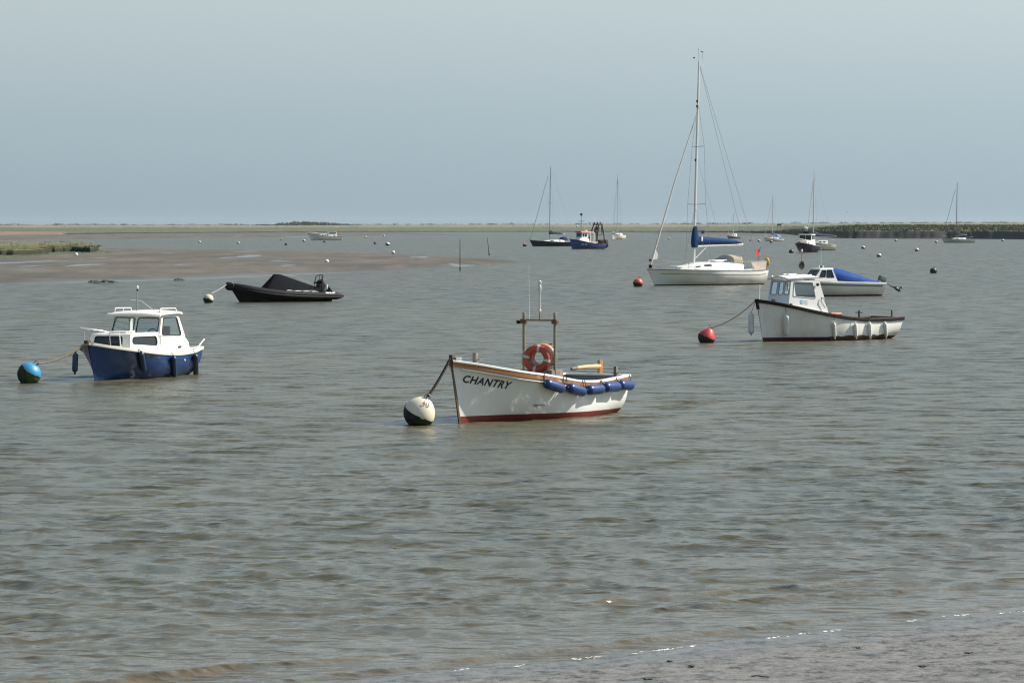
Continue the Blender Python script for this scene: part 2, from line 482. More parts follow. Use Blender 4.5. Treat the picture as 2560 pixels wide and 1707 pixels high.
# ------------------------------------------------------------------ ground: beach, mud, marsh, far shore
def ground_material(name, ramp, scale, stretch=(1, 1, 1), rough=(0.55, 0.85), attr=None, attr_cols=None, bump=0.4, bump_dist=0.02, wet_attr=None, wet_rough=0.12, fine=6.0, puddle=None):
    m = bpy.data.materials.new(name); m.use_nodes = True
    nt = m.node_tree; b = nt.nodes['Principled BSDF']; L = nt.links
    geo = node(nt, 'ShaderNodeNewGeometry')
    mp = node(nt, 'ShaderNodeMapping'); mp.inputs['Scale'].default_value = stretch
    L.new(geo.outputs['Position'], mp.inputs[0])
    nz = node(nt, 'ShaderNodeTexNoise'); nz.inputs['Scale'].default_value = scale; nz.inputs['Detail'].default_value = 7; nz.inputs['Roughness'].default_value = 0.68
    L.new(mp.outputs[0], nz.inputs['Vector'])
    n2 = node(nt, 'ShaderNodeTexNoise'); n2.inputs['Scale'].default_value = scale * fine; n2.inputs['Detail'].default_value = 5; n2.inputs['Roughness'].default_value = 0.7
    L.new(mp.outputs[0], n2.inputs['Vector'])
    mixf = node(nt, 'ShaderNodeMath', operation='MULTIPLY_ADD'); mixf.inputs[1].default_value = 0.45
    L.new(n2.outputs['Fac'], mixf.inputs[0])
    sc_ = node(nt, 'ShaderNodeMath', operation='MULTIPLY'); sc_.inputs[1].default_value = 0.55
    L.new(nz.outputs['Fac'], sc_.inputs[0]); L.new(sc_.outputs[0], mixf.inputs[2])
    def mk(rmp):
        rp = node(nt, 'ShaderNodeValToRGB')
        while len(rp.color_ramp.elements) < len(rmp): rp.color_ramp.elements.new(0.5)
        for e, (p, c) in zip(rp.color_ramp.elements, rmp): e.position = p; e.color = (*c, 1)
        L.new(mixf.outputs[0], rp.inputs[0]); return rp
    out = mk(ramp).outputs[0]
    if attr:
        at = node(nt, 'ShaderNodeAttribute', attribute_name=attr)
        jit = node(nt, 'ShaderNodeMath', operation='MULTIPLY_ADD'); jit.inputs[1].default_value = 0.5
        sub = node(nt, 'ShaderNodeMath', operation='SUBTRACT'); sub.inputs[1].default_value = 0.5
        L.new(nz.outputs['Fac'], sub.inputs[0]); L.new(sub.outputs[0], jit.inputs[0]); L.new(at.outputs['Fac'], jit.inputs[2])
        for lo, hi, rmp in attr_cols:
            mr = node(nt, 'ShaderNodeMapRange'); mr.inputs['From Min'].default_value = lo; mr.inputs['From Max'].default_value = hi
            L.new(jit.outputs[0], mr.inputs['Value'])
            mx = node(nt, 'ShaderNodeMix', data_type='RGBA')
            L.new(mr.outputs[0], mx.inputs[0]); L.new(out, mx.inputs[6]); L.new(mk(rmp).outputs[0], mx.inputs[7])
            out = mx.outputs[2]
    rr = node(nt, 'ShaderNodeMapRange'); rr.inputs['From Min'].default_value = 0.3; rr.inputs['From Max'].default_value = 0.7
    rr.inputs['To Min'].default_value = rough[0]; rr.inputs['To Max'].default_value = rough[1]
    L.new(n2.outputs['Fac'], rr.inputs['Value'])
    ro = rr.outputs[0]
    bp = node(nt, 'ShaderNodeBump'); bp.inputs['Strength'].default_value = bump; bp.inputs['Distance'].default_value = bump_dist
    L.new(mixf.outputs[0], bp.inputs['Height'])
    if wet_attr:
        wa = node(nt, 'ShaderNodeAttribute', attribute_name=wet_attr)
        wf = wa.outputs['Fac']
        if puddle:
            pm = node(nt, 'ShaderNodeMapping'); pm.inputs['Scale'].default_value = puddle[1]; L.new(geo.outputs['Position'], pm.inputs[0])
            pn = node(nt, 'ShaderNodeTexNoise'); pn.inputs['Scale'].default_value = puddle[0]; pn.inputs['Detail'].default_value = 4
            L.new(pm.outputs[0], pn.inputs['Vector'])
            pr = node(nt, 'ShaderNodeMapRange'); pr.inputs['From Min'].default_value = puddle[2]; pr.inputs['From Max'].default_value = puddle[2] + 0.06
            L.new(pn.outputs['Fac'], pr.inputs['Value'])
            mxx = node(nt, 'ShaderNodeMath', operation='MAXIMUM'); L.new(pr.outputs[0], mxx.inputs[0]); L.new(wf, mxx.inputs[1]); wf = mxx.outputs[0]
        mr = node(nt, 'ShaderNodeMix', data_type='FLOAT')
        L.new(wf, mr.inputs[0]); L.new(ro, mr.inputs[2]); mr.inputs[3].default_value = wet_rough
        ro = mr.outputs[0]
        dk = node(nt, 'ShaderNodeMix', data_type='RGBA', blend_type='MULTIPLY')
        dk.inputs[7].default_value = (0.72, 0.72, 0.74, 1)
        L.new(wf, dk.inputs[0]); L.new(out, dk.inputs[6]); out = dk.outputs[2]
        bs = node(nt, 'ShaderNodeMapRange'); bs.inputs['To Min'].default_value = bump; bs.inputs['To Max'].default_value = bump * 0.12
        L.new(wf, bs.inputs['Value']); L.new(bs.outputs[0], bp.inputs['Strength'])
    L.new(out, b.inputs['Base Color']); L.new(ro, b.inputs['Roughness']); L.new(bp.outputs[0], b.inputs['Normal'])
    b.inputs['IOR'].default_value = 1.36
    return m
def grid_obj(name, P, mat, attrs=None, parent=None):
    """P: array rows x cols x 3"""
    nr, nc = P.shape[:2]
    me = bpy.data.meshes.new(name)
    idx = np.arange(nr * nc).reshape(nr, nc)
    q = np.stack([idx[:-1, :-1], idx[:-1, 1:], idx[1:, 1:], idx[1:, :-1]], -1).reshape(-1, 4)
    me.vertices.add(nr * nc); me.vertices.foreach_set('co', P.reshape(-1, 3).astype(np.float32).ravel())
    me.loops.add(q.size); me.loops.foreach_set('vertex_index', q.ravel().astype(np.int32))
    me.polygons.add(len(q)); me.polygons.foreach_set('loop_start', (np.arange(len(q)) * 4).astype(np.int32))
    me.update(calc_edges=True)
    me.polygons.foreach_set('use_smooth', np.ones(len(q), bool))
    for k, v in (attrs or {}).items():
        a = me.attributes.new(k, 'FLOAT', 'POINT'); a.data.foreach_set('value', np.broadcast_to(v, (nr, nc)).ravel().astype(np.float32))
    me.materials.append(mat)
    return mesh_obj(name, me, parent)

def build_beach():
    d = np.concatenate([np.linspace(3.0, 0.4, 12), np.linspace(0.35, -7.5, 240), np.linspace(-8, -34, 20)])
    s = np.concatenate([np.linspace(-60, -6, 14), np.linspace(-5.5, 16, 520), np.linspace(17, 80, 14)])
    S, D = np.meshgrid(s, d)
    so = np.interp(S, _ss, _so) + 0.10 * fbm(S * 0.9, S * 0 + 3.3, 5)
    X = _sa.x + S_DIR.x * S + S_OUT.x * (D + so); Y = _sa.y + S_DIR.y * S + S_OUT.y * (D + so)
    Z = -D * 0.030 + np.where(D < 0, 0.004 * fbm(S * 2.2, D * 5, 61) + 0.003 * fbm(S * 9, D * 14, 62) + 0.012 * fbm(S * 0.5, D * 0.9, 63), 0)
    wet = np.clip(0.95 + D / 1.0 + 0.5 * fbm(S * 0.8, D * 1.6, 64), 0, 1) * 0.85
    m = ground_material('wet_beach', [(0.40, (0.030, 0.025, 0.019)), (0.45, (0.095, 0.083, 0.070)), (0.50, (0.145, 0.134, 0.120)), (0.58, (0.19, 0.18, 0.165))], 5.0, (1.0, 0.75, 1), (0.3, 0.6),
                        bump=1.0, bump_dist=0.03, wet_attr='wet', wet_rough=0.16, fine=2.7, puddle=(1.6, (0.8, 1.6, 1), 0.63))
    o = grid_obj('beach', np.stack([X, Y, Z], -1), m, {'wet': wet})
    tag(o, 'wet grey-brown shingle and mud beach in the foreground', kind='structure')
build_beach()

def px_curve(pts):
    xs = [p[0] for p in pts]; ys = [p[1] for p in pts]
    return lambda x: np.interp(x, xs, ys)
def build_mudflat(name, label, near, far, height, step=4.0, rows=60, x0=None, x1=None):
    fn, ff = px_curve(near), px_curve(far)
    xs = np.arange(x0 if x0 is not None else near[0][0], (x1 if x1 is not None else near[-1][0]) + 1e-3, step)
    v = np.linspace(0, 1, rows)
    PX = np.repeat(xs[None, :], rows, 0); V = np.repeat(v[:, None], len(xs), 1)
    nearD = EYE * FPX / (fn(xs) - HORIZON + 0.5 * fbm(xs * 0.012, xs * 0, 71)); farD = EYE * FPX / (ff(xs) - HORIZON)
    D = 1 / ((1 - V) / nearD[None, :] + V / farD[None, :])
    X = (PX - CX) / FPX * D
    tip = np.clip((xs[-1] - xs) / 250.0, 0, 1)[None, :]
    edge = np.minimum(V / 0.28, (1 - V) / 0.3)
    e = np.clip(edge, 0, 1)
    Z = -0.06 + (height * tip + 0.09) * (e * e * (3 - 2 * e)) + 0.05 * tip * fbm(X * 0.06, D * 0.02, 72) * e + 0.02 * fbm(X * 0.4, D * 0.1, 73) * e
    wet = np.clip(1.25 - edge * 2.6 + 0.5 * fbm(X * 0.05, D * 0.012, 74), 0, 1)
    m = MATS.get('tidal_mud') or ground_material('tidal_mud', [(0.40, (0.060, 0.049, 0.034)), (0.5, (0.092, 0.076, 0.054)), (0.60, (0.130, 0.110, 0.082))], 0.10, (1, 0.22, 1), (0.5, 0.75),
                        bump=0.3, bump_dist=0.05, wet_attr='wet', wet_rough=0.16, fine=5, puddle=(0.22, (0.6, 0.09, 1), 0.60))
    MATS['tidal_mud'] = m
    o = grid_obj(name, np.stack([X, D, Z], -1), m, {'wet': wet})
    return tag(o, label, kind='structure')
build_mudflat('mudflat', 'brown tidal mudflat tapering to a point',
    [(-500, 732), (0, 719), (150, 716), (300, 712), (450, 707), (600, 700), (750, 692), (900, 684.5), (1000, 679), (1100, 672.5), (1180, 667), (1240, 661.5), (1280, 657), (1300, 654.4)],
    [(-500, 611), (0, 611), (200, 612), (300, 614), (420, 615.5), (500, 616), (600, 617.5), (700, 620), (800, 623.5), (900, 628), (980, 631.5), (1050, 634.5), (1150, 640), (1250, 648), (1300, 653.6)], 0.26)
build_mudflat('far_mudflat', 'grey mudflat below the far shore',
    [(-500, 603), (0, 601), (200, 599), (300, 599.5), (500, 597.5), (700, 594), (850, 590), (1000, 588.4), (1100, 588.2), (1190, 587.0)],
    [(-500, 586), (0, 586), (200, 585), (500, 582), (860, 580), (1000, 581.5), (1100, 584.2), (1190, 586.4)], 0.35, rows=24)
build_mudflat('right_mudflat', 'grey mudflat beside the dark bank',
    [(1560, 583.6), (1650, 585.5), (1760, 587.5), (1900, 591), (2000, 594), (2060, 596)],
    [(1560, 583.0), (1700, 580.5), (1850, 581.5), (1960, 584), (2010, 588), (2060, 593)], 0.3, rows=20)

def build_far_shore():
    base = px_curve([(-600, 590), (0, 588.5), (180, 587), (300, 584.5), (500, 582.8), (700, 581.6), (900, 580.6), (1200, 580), (1500, 580), (1700, 580.4), (1850, 582), (1960, 585), (2010, 590), (2060, 594), (2120, 596), (2400, 597), (2560, 598.5), (3100, 602)])
    bankz = px_curve([(-600, 0.9), (0, 0.9), (180, 0.7), (300, 0.55), (900, 0.6), (1200, 0.45), (1700, 0.7), (1900, 1.1), (2010, 2.0), (2100, 2.3), (3100, 2.4)])
    steep = px_curve([(-600, 14), (200, 14), (400, 6), (1700, 6), (2000, 5), (3100, 5)])
    midD = px_curve([(-600, 700), (1700, 700), (2000, 130), (2200, 60), (3100, 60)])
    midz = px_curve([(-600, 2.5), (1000, 2.4), (1700, 2.5), (2000, 3.6), (2150, 4.1), (3100, 4.2)])
    topD = px_curve([(-600, 1150), (1700, 1150), (2000, 700), (2200, 500), (3100, 500)])
    topy = px_curve([(-600, 562.6), (0, 562.4), (700, 562.5), (1300, 561.5), (1800, 560.3), (2100, 558.4), (2560, 557.2), (3100, 556.5)])
    xs = np.arange(-600, 3100.1, 3.0); n = len(xs)
    D0 = EYE * FPX / (base(xs) - HORIZON) * (1 + 0.0015 * fbm(xs * 0.03, xs * 0, 80))
    Dt = D0 + topD(xs); zt = EYE - (topy(xs) - HORIZON) * Dt / FPX
    bz = bankz(xs) * (1 + 0.05 * fbm(xs * 0.02, xs * 0, 81)); mz = midz(xs)
    prof = []   # fraction along, D, z, band
    prof.append((D0 - 8, xs * 0 - 0.5, 0.0)); prof.append((D0, xs * 0 - 0.02, 0.0))
    prof.append((D0 + steep(xs) * 0.45, bz * 0.42, 0.02)); prof.append((D0 + steep(xs), bz * 0.93, 0.06)); prof.append((D0 + steep(xs) * 1.15, bz * 1.0, 0.32))
    for f in (0.15, 0.3, 0.45, 0.6, 0.8, 1.0):
        prof.append((D0 + steep(xs) * 1.15 + (midD(xs) - steep(xs)) * f, bz + (mz - bz) * f ** 0.8, 0.36 + 0.22 * f))
    for f in (0.2, 0.4, 0.6, 0.8, 1.0):
        prof.append((D0 + midD(xs) + (topD(xs) - midD(xs)) * f, mz + (zt - mz) * f ** 0.9, 0.66 + 0.34 * f))
    prof.append((Dt + 60, zt + 0.2, 1.0)); prof.append((Dt + 2500, zt * 0 + 0.5, 1.0))
    rows = []; band = []
    for i, (D, z, b) in enumerate(prof):
        jit = 0.10 * fbm(xs * 0.15, xs * 0 + i * 5.1, 82 + i) * (1 if 3 < i < len(prof) - 2 else 0.0) * np.clip(D / 1500, 0.5, 2)
        rows.append(np.stack([(xs - CX) / FPX * D, D, z + jit], -1)); band.append(xs * 0 + b)
    m = ground_material('salt_marsh', [(0.40, (0.010, 0.010, 0.010)), (0.6, (0.030, 0.028, 0.024))], 0.05, (1, 0.25, 1), (0.7, 0.95), attr='band',
        attr_cols=[(0.16, 0.30, [(0.3, (0.045, 0.056, 0.028)), (0.5, (0.078, 0.090, 0.044)), (0.68, (0.120, 0.120, 0.060))]),
                   (0.60, 0.74, [(0.3, (0.105, 0.105, 0.062)), (0.5, (0.165, 0.150, 0.100)), (0.68, (0.215, 0.190, 0.132))])], bump=0.5, bump_dist=0.3, fine=4)
    o = grid_obj('far_shore', np.array(rows), m, {'band': np.array(band)})
    tag(o, 'low salt marsh and shingle bank along the horizon', kind='structure')
    return dict(xs=xs, Dt=Dt, zt=zt, D0=D0, bz=bz)
FAR = build_far_shore()
def build_reed_bank():
    ax = np.linspace(-260, 210, 80); rr = []
    near = px_curve([(-260, 590.5), (0, 589.5), (60, 588.6), (150, 587.6), (210, 586.2)]); far = px_curve([(-260, 579), (30, 579), (120, 578.5), (180, 581), (210, 585.6)])
    for f in np.linspace(0, 1, 6):
        y = near(ax) + (far(ax) - near(ax)) * f; D0 = EYE * FPX / (near(ax) - HORIZON) - 3 + f * 60
        z = EYE - (y - HORIZON) * D0 / FPX + 0.05 * fbm(ax * 0.2, ax * 0 + f * 9, 99)
        rr.append(np.stack([(ax - CX) / FPX * D0, D0, z - (0.3 if f == 0 else 0)], -1))
    m = ground_material('dry_reed', [(0.36, (0.10, 0.068, 0.042)), (0.5, (0.165, 0.110, 0.068)), (0.64, (0.22, 0.15, 0.095))], 0.15, (1, 0.4, 1), (0.7, 0.9), bump=0.4, bump_dist=0.1)
    tag(grid_obj('reed_bank', np.array(rr), m), 'tan reed bank on the far left shore', kind='structure')
build_reed_bank()

def leaf_mass(name, spots, mat, label, category=None, kind='stuff', parent=None, n_leaf=26, seed=3):
    """foliage made of many small leaf clumps; spots: (x, y, z, rx, rz)"""
    rg = np.random.RandomState(seed); vs = []; fs = []
    for (x, y, z, rx, rz) in spots:
        for k in range(n_leaf):
            u = rg.randn(3); u /= np.linalg.norm(u); r = rg.rand() ** 0.4
            c = np.array([x + u[0] * rx * r, y + u[1] * rx * r, z + abs(u[2]) * rz * r])
            a = rg.randn(3); a /= np.linalg.norm(a); b = np.cross(a, rg.randn(3)); b /= np.linalg.norm(b)
            sz = 0.34 * min(rx, rz) * (0.6 + rg.rand())
            i = len(vs); vs += [c - a * sz, c + a * sz * 0.6 + b * sz * 0.7, c + b * sz * 1.1 - a * sz * 0.3]
            fs.append((i, i + 1, i + 2))
    me = bpy.data.meshes.new(name); me.from_pydata([tuple(v) for v in vs], [], fs); me.materials.append(mat)
    o = mesh_obj(name, me, parent)
    return tag(o, label, category, kind=kind) if label else o
scrub_mat = paint('scrub_leaf', (0.055, 0.072, 0.038), 0.8, 0.5, 0.3, dirt_col=(0.10, 0.11, 0.055))
def far_at(px):
    i = int(np.clip(np.searchsorted(FAR['xs'], px), 1, len(FAR['xs']) - 1))
    D = FAR['Dt'][i] - 20
    return (px - CX) / FPX * D, D, FAR['zt'][i]
sp = []
for i in range(420):
    px = rnd.uniform(-150, 2750)
    x, y, z = far_at(px); k = rnd.random() ** 3
    sp.append((x, y - rnd.uniform(0, 60), z - 0.1, (1.5 + 3.2 * k) * y / 3000, (0.75 + 0.9 * k) * y / 3000))
leaf_mass('skyline_scrub', sp, scrub_mat, 'low dark scrub dotted along the shingle skyline', n_leaf=30)
sp = []
belt = curve([(640, 0.4), (670, 1.2), (700, 1.0), (720, 2.6), (760, 3.3), (800, 2.9), (840, 2.6), (860, 1.8), (900, 1.1), (950, 0.8), (1000, 0.7), (1060, 0.3)])
for i in range(360):
    px = rnd.uniform(640, 1060); x, y, z = far_at(px); h = belt(px)
    low = smooth(860, 960, px) * 1.2
    sp.append((x, y - 60 - rnd.uniform(0, 50), z - 0.9 - low + rnd.uniform(0, 0.2) * h, 1.0 + 1.0 * h, h * rnd.uniform(0.55, 1.0) + 0.25))
leaf_mass('scrub_wood', sp, scrub_mat, 'dark belt of far trees on the left skyline', n_leaf=34, seed=5)

# grass fringe of the right bank
grass_mat = paint('marsh_grass', (0.105, 0.115, 0.05), 0.85, 0.8, 0.08, dirt_col=(0.17, 0.145, 0.075))
def tufts(name, pts, mat, label, h, w, seed, n=3):
    rg = np.random.RandomState(seed); vs = []; fs = []
    for (x, y, z) in pts:
        for k in range(n):
            a = rg.rand() * 6.28; dx, dy = math.cos(a) * w, math.sin(a) * w * 0.6; hh = h * (0.5 + 0.8 * rg.rand())
            ox, oy = rg.randn() * w, rg.randn() * w; lx, ly = rg.randn() * h * 0.35, rg.randn() * h * 0.35
            i = len(vs); vs += [(x + ox - dx, y + oy - dy, z), (x + ox + dx, y + oy + dy, z), (x + ox + lx, y + oy + ly, z + hh)]
            fs.append((i, i + 1, i + 2))
    me = bpy.data.meshes.new(name); me.from_pydata(vs, [], fs); me.materials.append(mat)
    return tag(mesh_obj(name, me), label, kind='stuff')
pts = []
for i in range(5200):
    px = rnd.uniform(1960, 2780)
    j = int(np.searchsorted(FAR['xs'], px)); f = rnd.random()
    D = FAR['D0'][j] + 6.0 + f * 55; z = FAR['bz'][j] + (4.0 - FAR['bz'][j]) * f ** 0.8 * smooth(1960, 2150, px)
    pts.append(((px - CX) / FPX * D, D, z - 0.1))
tufts('bank_grass', pts, grass_mat, 'rough green grass along the dark mud bank', 0.55, 0.35, 6)

# marsh island on the left
def build_island():
    xs_px = np.concatenate([np.linspace(-420, 100, 60), np.linspace(104, 247, 60)])
    top_near = px_curve([(-420, 628), (0, 623.5), (60, 623), (118, 621), (126, 618), (180, 616.5), (225, 617.5), (240, 616.5), (247, 614.5)])
    top_far = px_curve([(-420, 603), (0, 603), (190, 603), (215, 605), (235, 610), (247, 614)])
    base_y = px_curve([(-420, 648), (0, 643), (110, 640), (124, 637), (180, 634), (225, 634), (240, 632), (247, 626)])
    ht = 1.05
    def dist(y, z): return (EYE - z) * FPX / (y - HORIZON)
    rows = []; band = []
    w = 1.6 * fbm(xs_px * 0.05, xs_px * 0, 91) + 0.7 * fbm(xs_px * 0.3, xs_px * 0, 92)
    Dn = dist(top_near(xs_px), ht) + w; Df = np.maximum(dist(top_far(xs_px), ht), Dn + 2)
    Db = np.minimum(dist(base_y(xs_px), 0.1), Dn - 1.0)
    xw = (xs_px - CX) / FPX
    rows.append((Dn - 1.3, 0.0 * xs_px, 0.0)); rows.append((Dn - 0.8 - 0.3 * w, 0.30 + 0.05 * w, 0.0))
    rows.append((Dn - 0.6, 0.55 + 0.03 * w, 0.0)); rows.append((Dn - 0.35, 0.88 + 0.02 * w, 0.0)); rows.append((Dn, ht + 0.02 * w, 0.45))
    for f in (0.02, 0.05, 0.1, 0.2, 0.35, 0.5, 0.7, 0.85, 1.0):
        rows.append((Dn + (Df - Dn) * f, ht + 0.05 * fbm(xs_px * 0.05, xs_px * 0 + f * 20, 93), 0.5 + 0.35 * smooth(0.03, 0.5, f)))
    rows.append((Df + 4, 0.0 * xs_px - 0.1, 0.3))
    P = np.array([np.stack([xw * D, D, z], -1) for D, z, b in rows])
    B = np.array([xs_px * 0 + b for D, z, b in rows])
    m = ground_material('island_turf', [(0.35, (0.008, 0.009, 0.007)), (0.62, (0.024, 0.024, 0.015))], 0.5, (1, 0.5, 1), (0.7, 0.95), attr='band',
        attr_cols=[(0.18, 0.30, [(0.3, (0.050, 0.062, 0.016)), (0.5, (0.082, 0.092, 0.024)), (0.68, (0.110, 0.114, 0.036))]),
                   (0.62, 0.85, [(0.3, (0.085, 0.080, 0.042)), (0.5, (0.135, 0.115, 0.070)), (0.68, (0.165, 0.145, 0.085))])], bump=0.6, bump_dist=0.2, fine=4)
    isl = thing('marsh_island', (xw[60] * Dn[60], Dn[60], 0), 0, 'green salt marsh island with dark eroded edge at the left', 'marsh island')
    o = grid_obj('turf', P - np.array([xw[60] * Dn[60], Dn[60], 0]), m, {'band': B}, isl)
    # weed-covered apron at its foot
    near = px_curve([(-420, 656), (0, 652), (60, 649.5), (130, 645), (200, 642), (250, 640.5), (290, 637.5)])
    far = px_curve([(-420, 640), (0, 636), (120, 633), (240, 630), (270, 634), (290, 636.6)])
    ax = np.linspace(-420, 290, 150); rr = []
    for f in np.linspace(0, 1, 9):
        y = near(ax) + 1.0 * fbm(ax * 0.08, ax * 0, 95) * (1 - f); y = y + (far(ax) - y) * f
        D = EYE * FPX / (y - HORIZON); z = 0.32 + 0.10 * f + 0.05 * fbm(ax * 0.12, D * 0.2, 96) * (1 if 0 < f else 0) - (0.25 if f == 0 else 0)
        rr.append(np.stack([(ax - CX) / FPX * D, D, z], -1))
    m2 = ground_material('weed_apron', [(0.38, (0.022, 0.035, 0.010)), (0.5, (0.060, 0.078, 0.020)), (0.62, (0.130, 0.115, 0.075))], 0.35, (1, 0.5, 1), (0.5, 0.8), bump=0.5, bump_dist=0.1)
    grid_obj('weed_apron', np.array(rr) - np.array([xw[60] * Dn[60], Dn[60], 0]), m2, None, isl)
    pts = []
    for i in range(1300):
        k = rnd.randrange(20, len(xs_px)); f = rnd.random() ** 2.2
        D = Dn[k] + (Df[k] - Dn[k]) * f
        pts.append((xw[k] * D, D, ht - 0.03))
    tufts('island_grass', pts, paint('island_grass_blade', (0.10, 0.12, 0.035), 0.85, 0.7, 0.3, dirt_col=(0.15, 0.13, 0.07)), 'short marsh grass growing over the island', 0.07, 0.20, 8)
build_island()

# haze over the estuary
def build_haze():
    mb = MB().box((0, 3900, 9.2), (9000, 8200, 21.6))
    me_o = mb.build('haze', None, fix=True)
    m = bpy.data.materials.new('haze_air'); m.use_nodes = True
    nt = m.node_tree; nt.nodes.remove(nt.nodes['Principled BSDF'])
    v = node(nt, 'ShaderNodeVolumePrincipled')
    v.inputs['Color'].default_value = (0.80, 0.88, 0.95, 1); v.inputs['Density'].default_value = 0.00003; v.inputs['Anisotropy'].default_value = 0.2
    nt.links.new(v.outputs[0], nt.nodes['Material Output'].inputs['Volume'])
    me_o.data.materials.append(m)
    tag(me_o, 'thin pale haze over the estuary', kind='stuff')
build_haze()

# ------------------------------------------------------------------ boat building kit
class Pose:
    """a boat's place: the foot of its stem on the water, and its heading"""
    def __init__(s, px, py, deg, roll=0.0, pitch=0.0):
        s.o = ground(px, py); s.th = R(deg); s.M = Matrix.Translation(s.o) @ Matrix.Rotation(s.th, 4, 'Z')
    def w(s, x, y, z): return s.M @ Vector((x, y, z))
    def d(s, x, y, z): return s.M.to_3x3() @ Vector((x, y, z))
class Hull:
    """lofted hull: x forward from the stem's foot, y to port, z up from the waterline"""
    def __init__(s, L, plan, sheer, keel=-0.35, rake=0.3, srake=0.1, p=2.3, q=1.5, k=0.8, blend=(0.45, 0.98), stem_pow=1.0):
        s.L, s.rake, s.srake, s.p, s.q, s.k, s.bl, s.sp = L, rake, srake, p, q, k, blend, stem_pow
        s.b = curve(plan); s.zs = curve(sheer)
        s.zk = keel if callable(keel) else (lambda t: keel)
        s.zb = s.zs(1.0); s.z0 = s.zs(0.0)
    def xz(s, t, z):
        xb = s.rake * (max(z, 0) / s.zb) ** s.sp + min(z, 0) * 0.6
        xs = -s.L - s.srake * (z / s.z0)
        return xs + (xb - xs) * t
    def half(s, t, z):
        zk, zs = s.zk(t), s.zs(t)
        u = min(1.0, max(0.0, (z - zk) / (zs - zk)))
        fm = (1 - (1 - u) ** s.p) ** (1 / s.q)
        fb = u ** s.k
        w = smooth(s.bl[0], s.bl[1], t)
        return s.b(t) * (fm * (1 - w) + fb * w)
    def P(s, t, z, side=1): return Vector((s.xz(t, z), side * s.half(t, z), z))
    def N(s, t, z, side=1):
        e = 0.01
        a = s.P(min(1, t + e), z, side) - s.P(max(0, t - e), z, side)
        b = s.P(t, z + e, side) - s.P(t, z - e, side)
        n = a.cross(b)
        if n.y * side < 0: n = -n
        return n.normalized()
    def t_of(s, x, z):
        lo, hi = 0.0, 1.0
        for _ in range(30):
            m = (lo + hi) / 2
            if s.xz(m, z) < x: lo = m
            else: hi = m
        return (lo + hi) / 2
    def on(s, x, z, side=1, off=0.0):
        t = s.t_of(x, z)
        return s.P(t, z, side) + s.N(t, z, side) * off
    def ts(s, n, a=0.0, b=1.0): return [a + (b - a) * (1 - (1 - i / n) ** 1.35) for i in range(n + 1)]
    def skin(s, zlo, zhi, n=36, m=9, transom=True, off=0.0, a=0.0, b=1.0):
        """both sides and the transom between two height functions"""
        mb = MB(); T = s.ts(n, a, b); sides = []
        for side in (1, -1):
            rows = []
            for t in T:
                l, h = zlo(t), zhi(t); r = []
                for j in range(m + 1):
                    z = l + (h - l) * j / m; p = s.P(t, z, side)
                    if off: 
                        p = Vector((p.x, side * max(0.0, abs(p.y) - off), p.z))
                    r.append(p)
                rows.append(r)
            mb.strip(rows); sides.append(rows)
        if transom:
            mb.strip([sides[0][0], sides[1][0]])
        return mb
    def deck(s, zf, a=0.0, b=1.0, n=24, inset=0.0, camber=0.0):
        rows = []
        for t in s.ts(n, a, b):
            z = zf(t); hb = max(0.0, s.half(t, z) - inset); x = s.xz(t, z)
            rows.append([Vector((x, hb * k, z + camber * hb * (1 - k * k))) for k in (1, 0.6, 0.2, -0.2, -0.6, -1)])
        return MB().strip(rows)
    def rail(s, sect, dz=0.0, a=0.0, b=1.0, n=36, side=1, inset=0.0):
        path = []
        for t in s.ts(n, a, b):
            z = s.zs(t) + dz; p = s.P(t, z, side); p2 = s.P(max(0, t - 0.01), z, side); p3 = s.P(min(1, t + 0.01), z, side)
            d = (p3 - p2); d.z = 0; o = Vector((d.y, -d.x, 0)).normalized()
            if o.y * side < 0: o = -o
            if t > 0.995: o = Vector((0.5, 0.86 * side, 0))
            path.append((p - o * inset, o, Vector((0, 0, 1))))
        return MB().sweep(path, sect)
    def stripe(s, zl, zh, off=0.004, a=0.0, b=1.0, n=36, side=1):
        rows = []
        for t in s.ts(n, a, b): rows.append([s.P(t, z, side) + s.N(t, z, side) * off for z in (zl(t), (zl(t) + zh(t)) / 2, zh(t))])
        return MB().strip(rows)

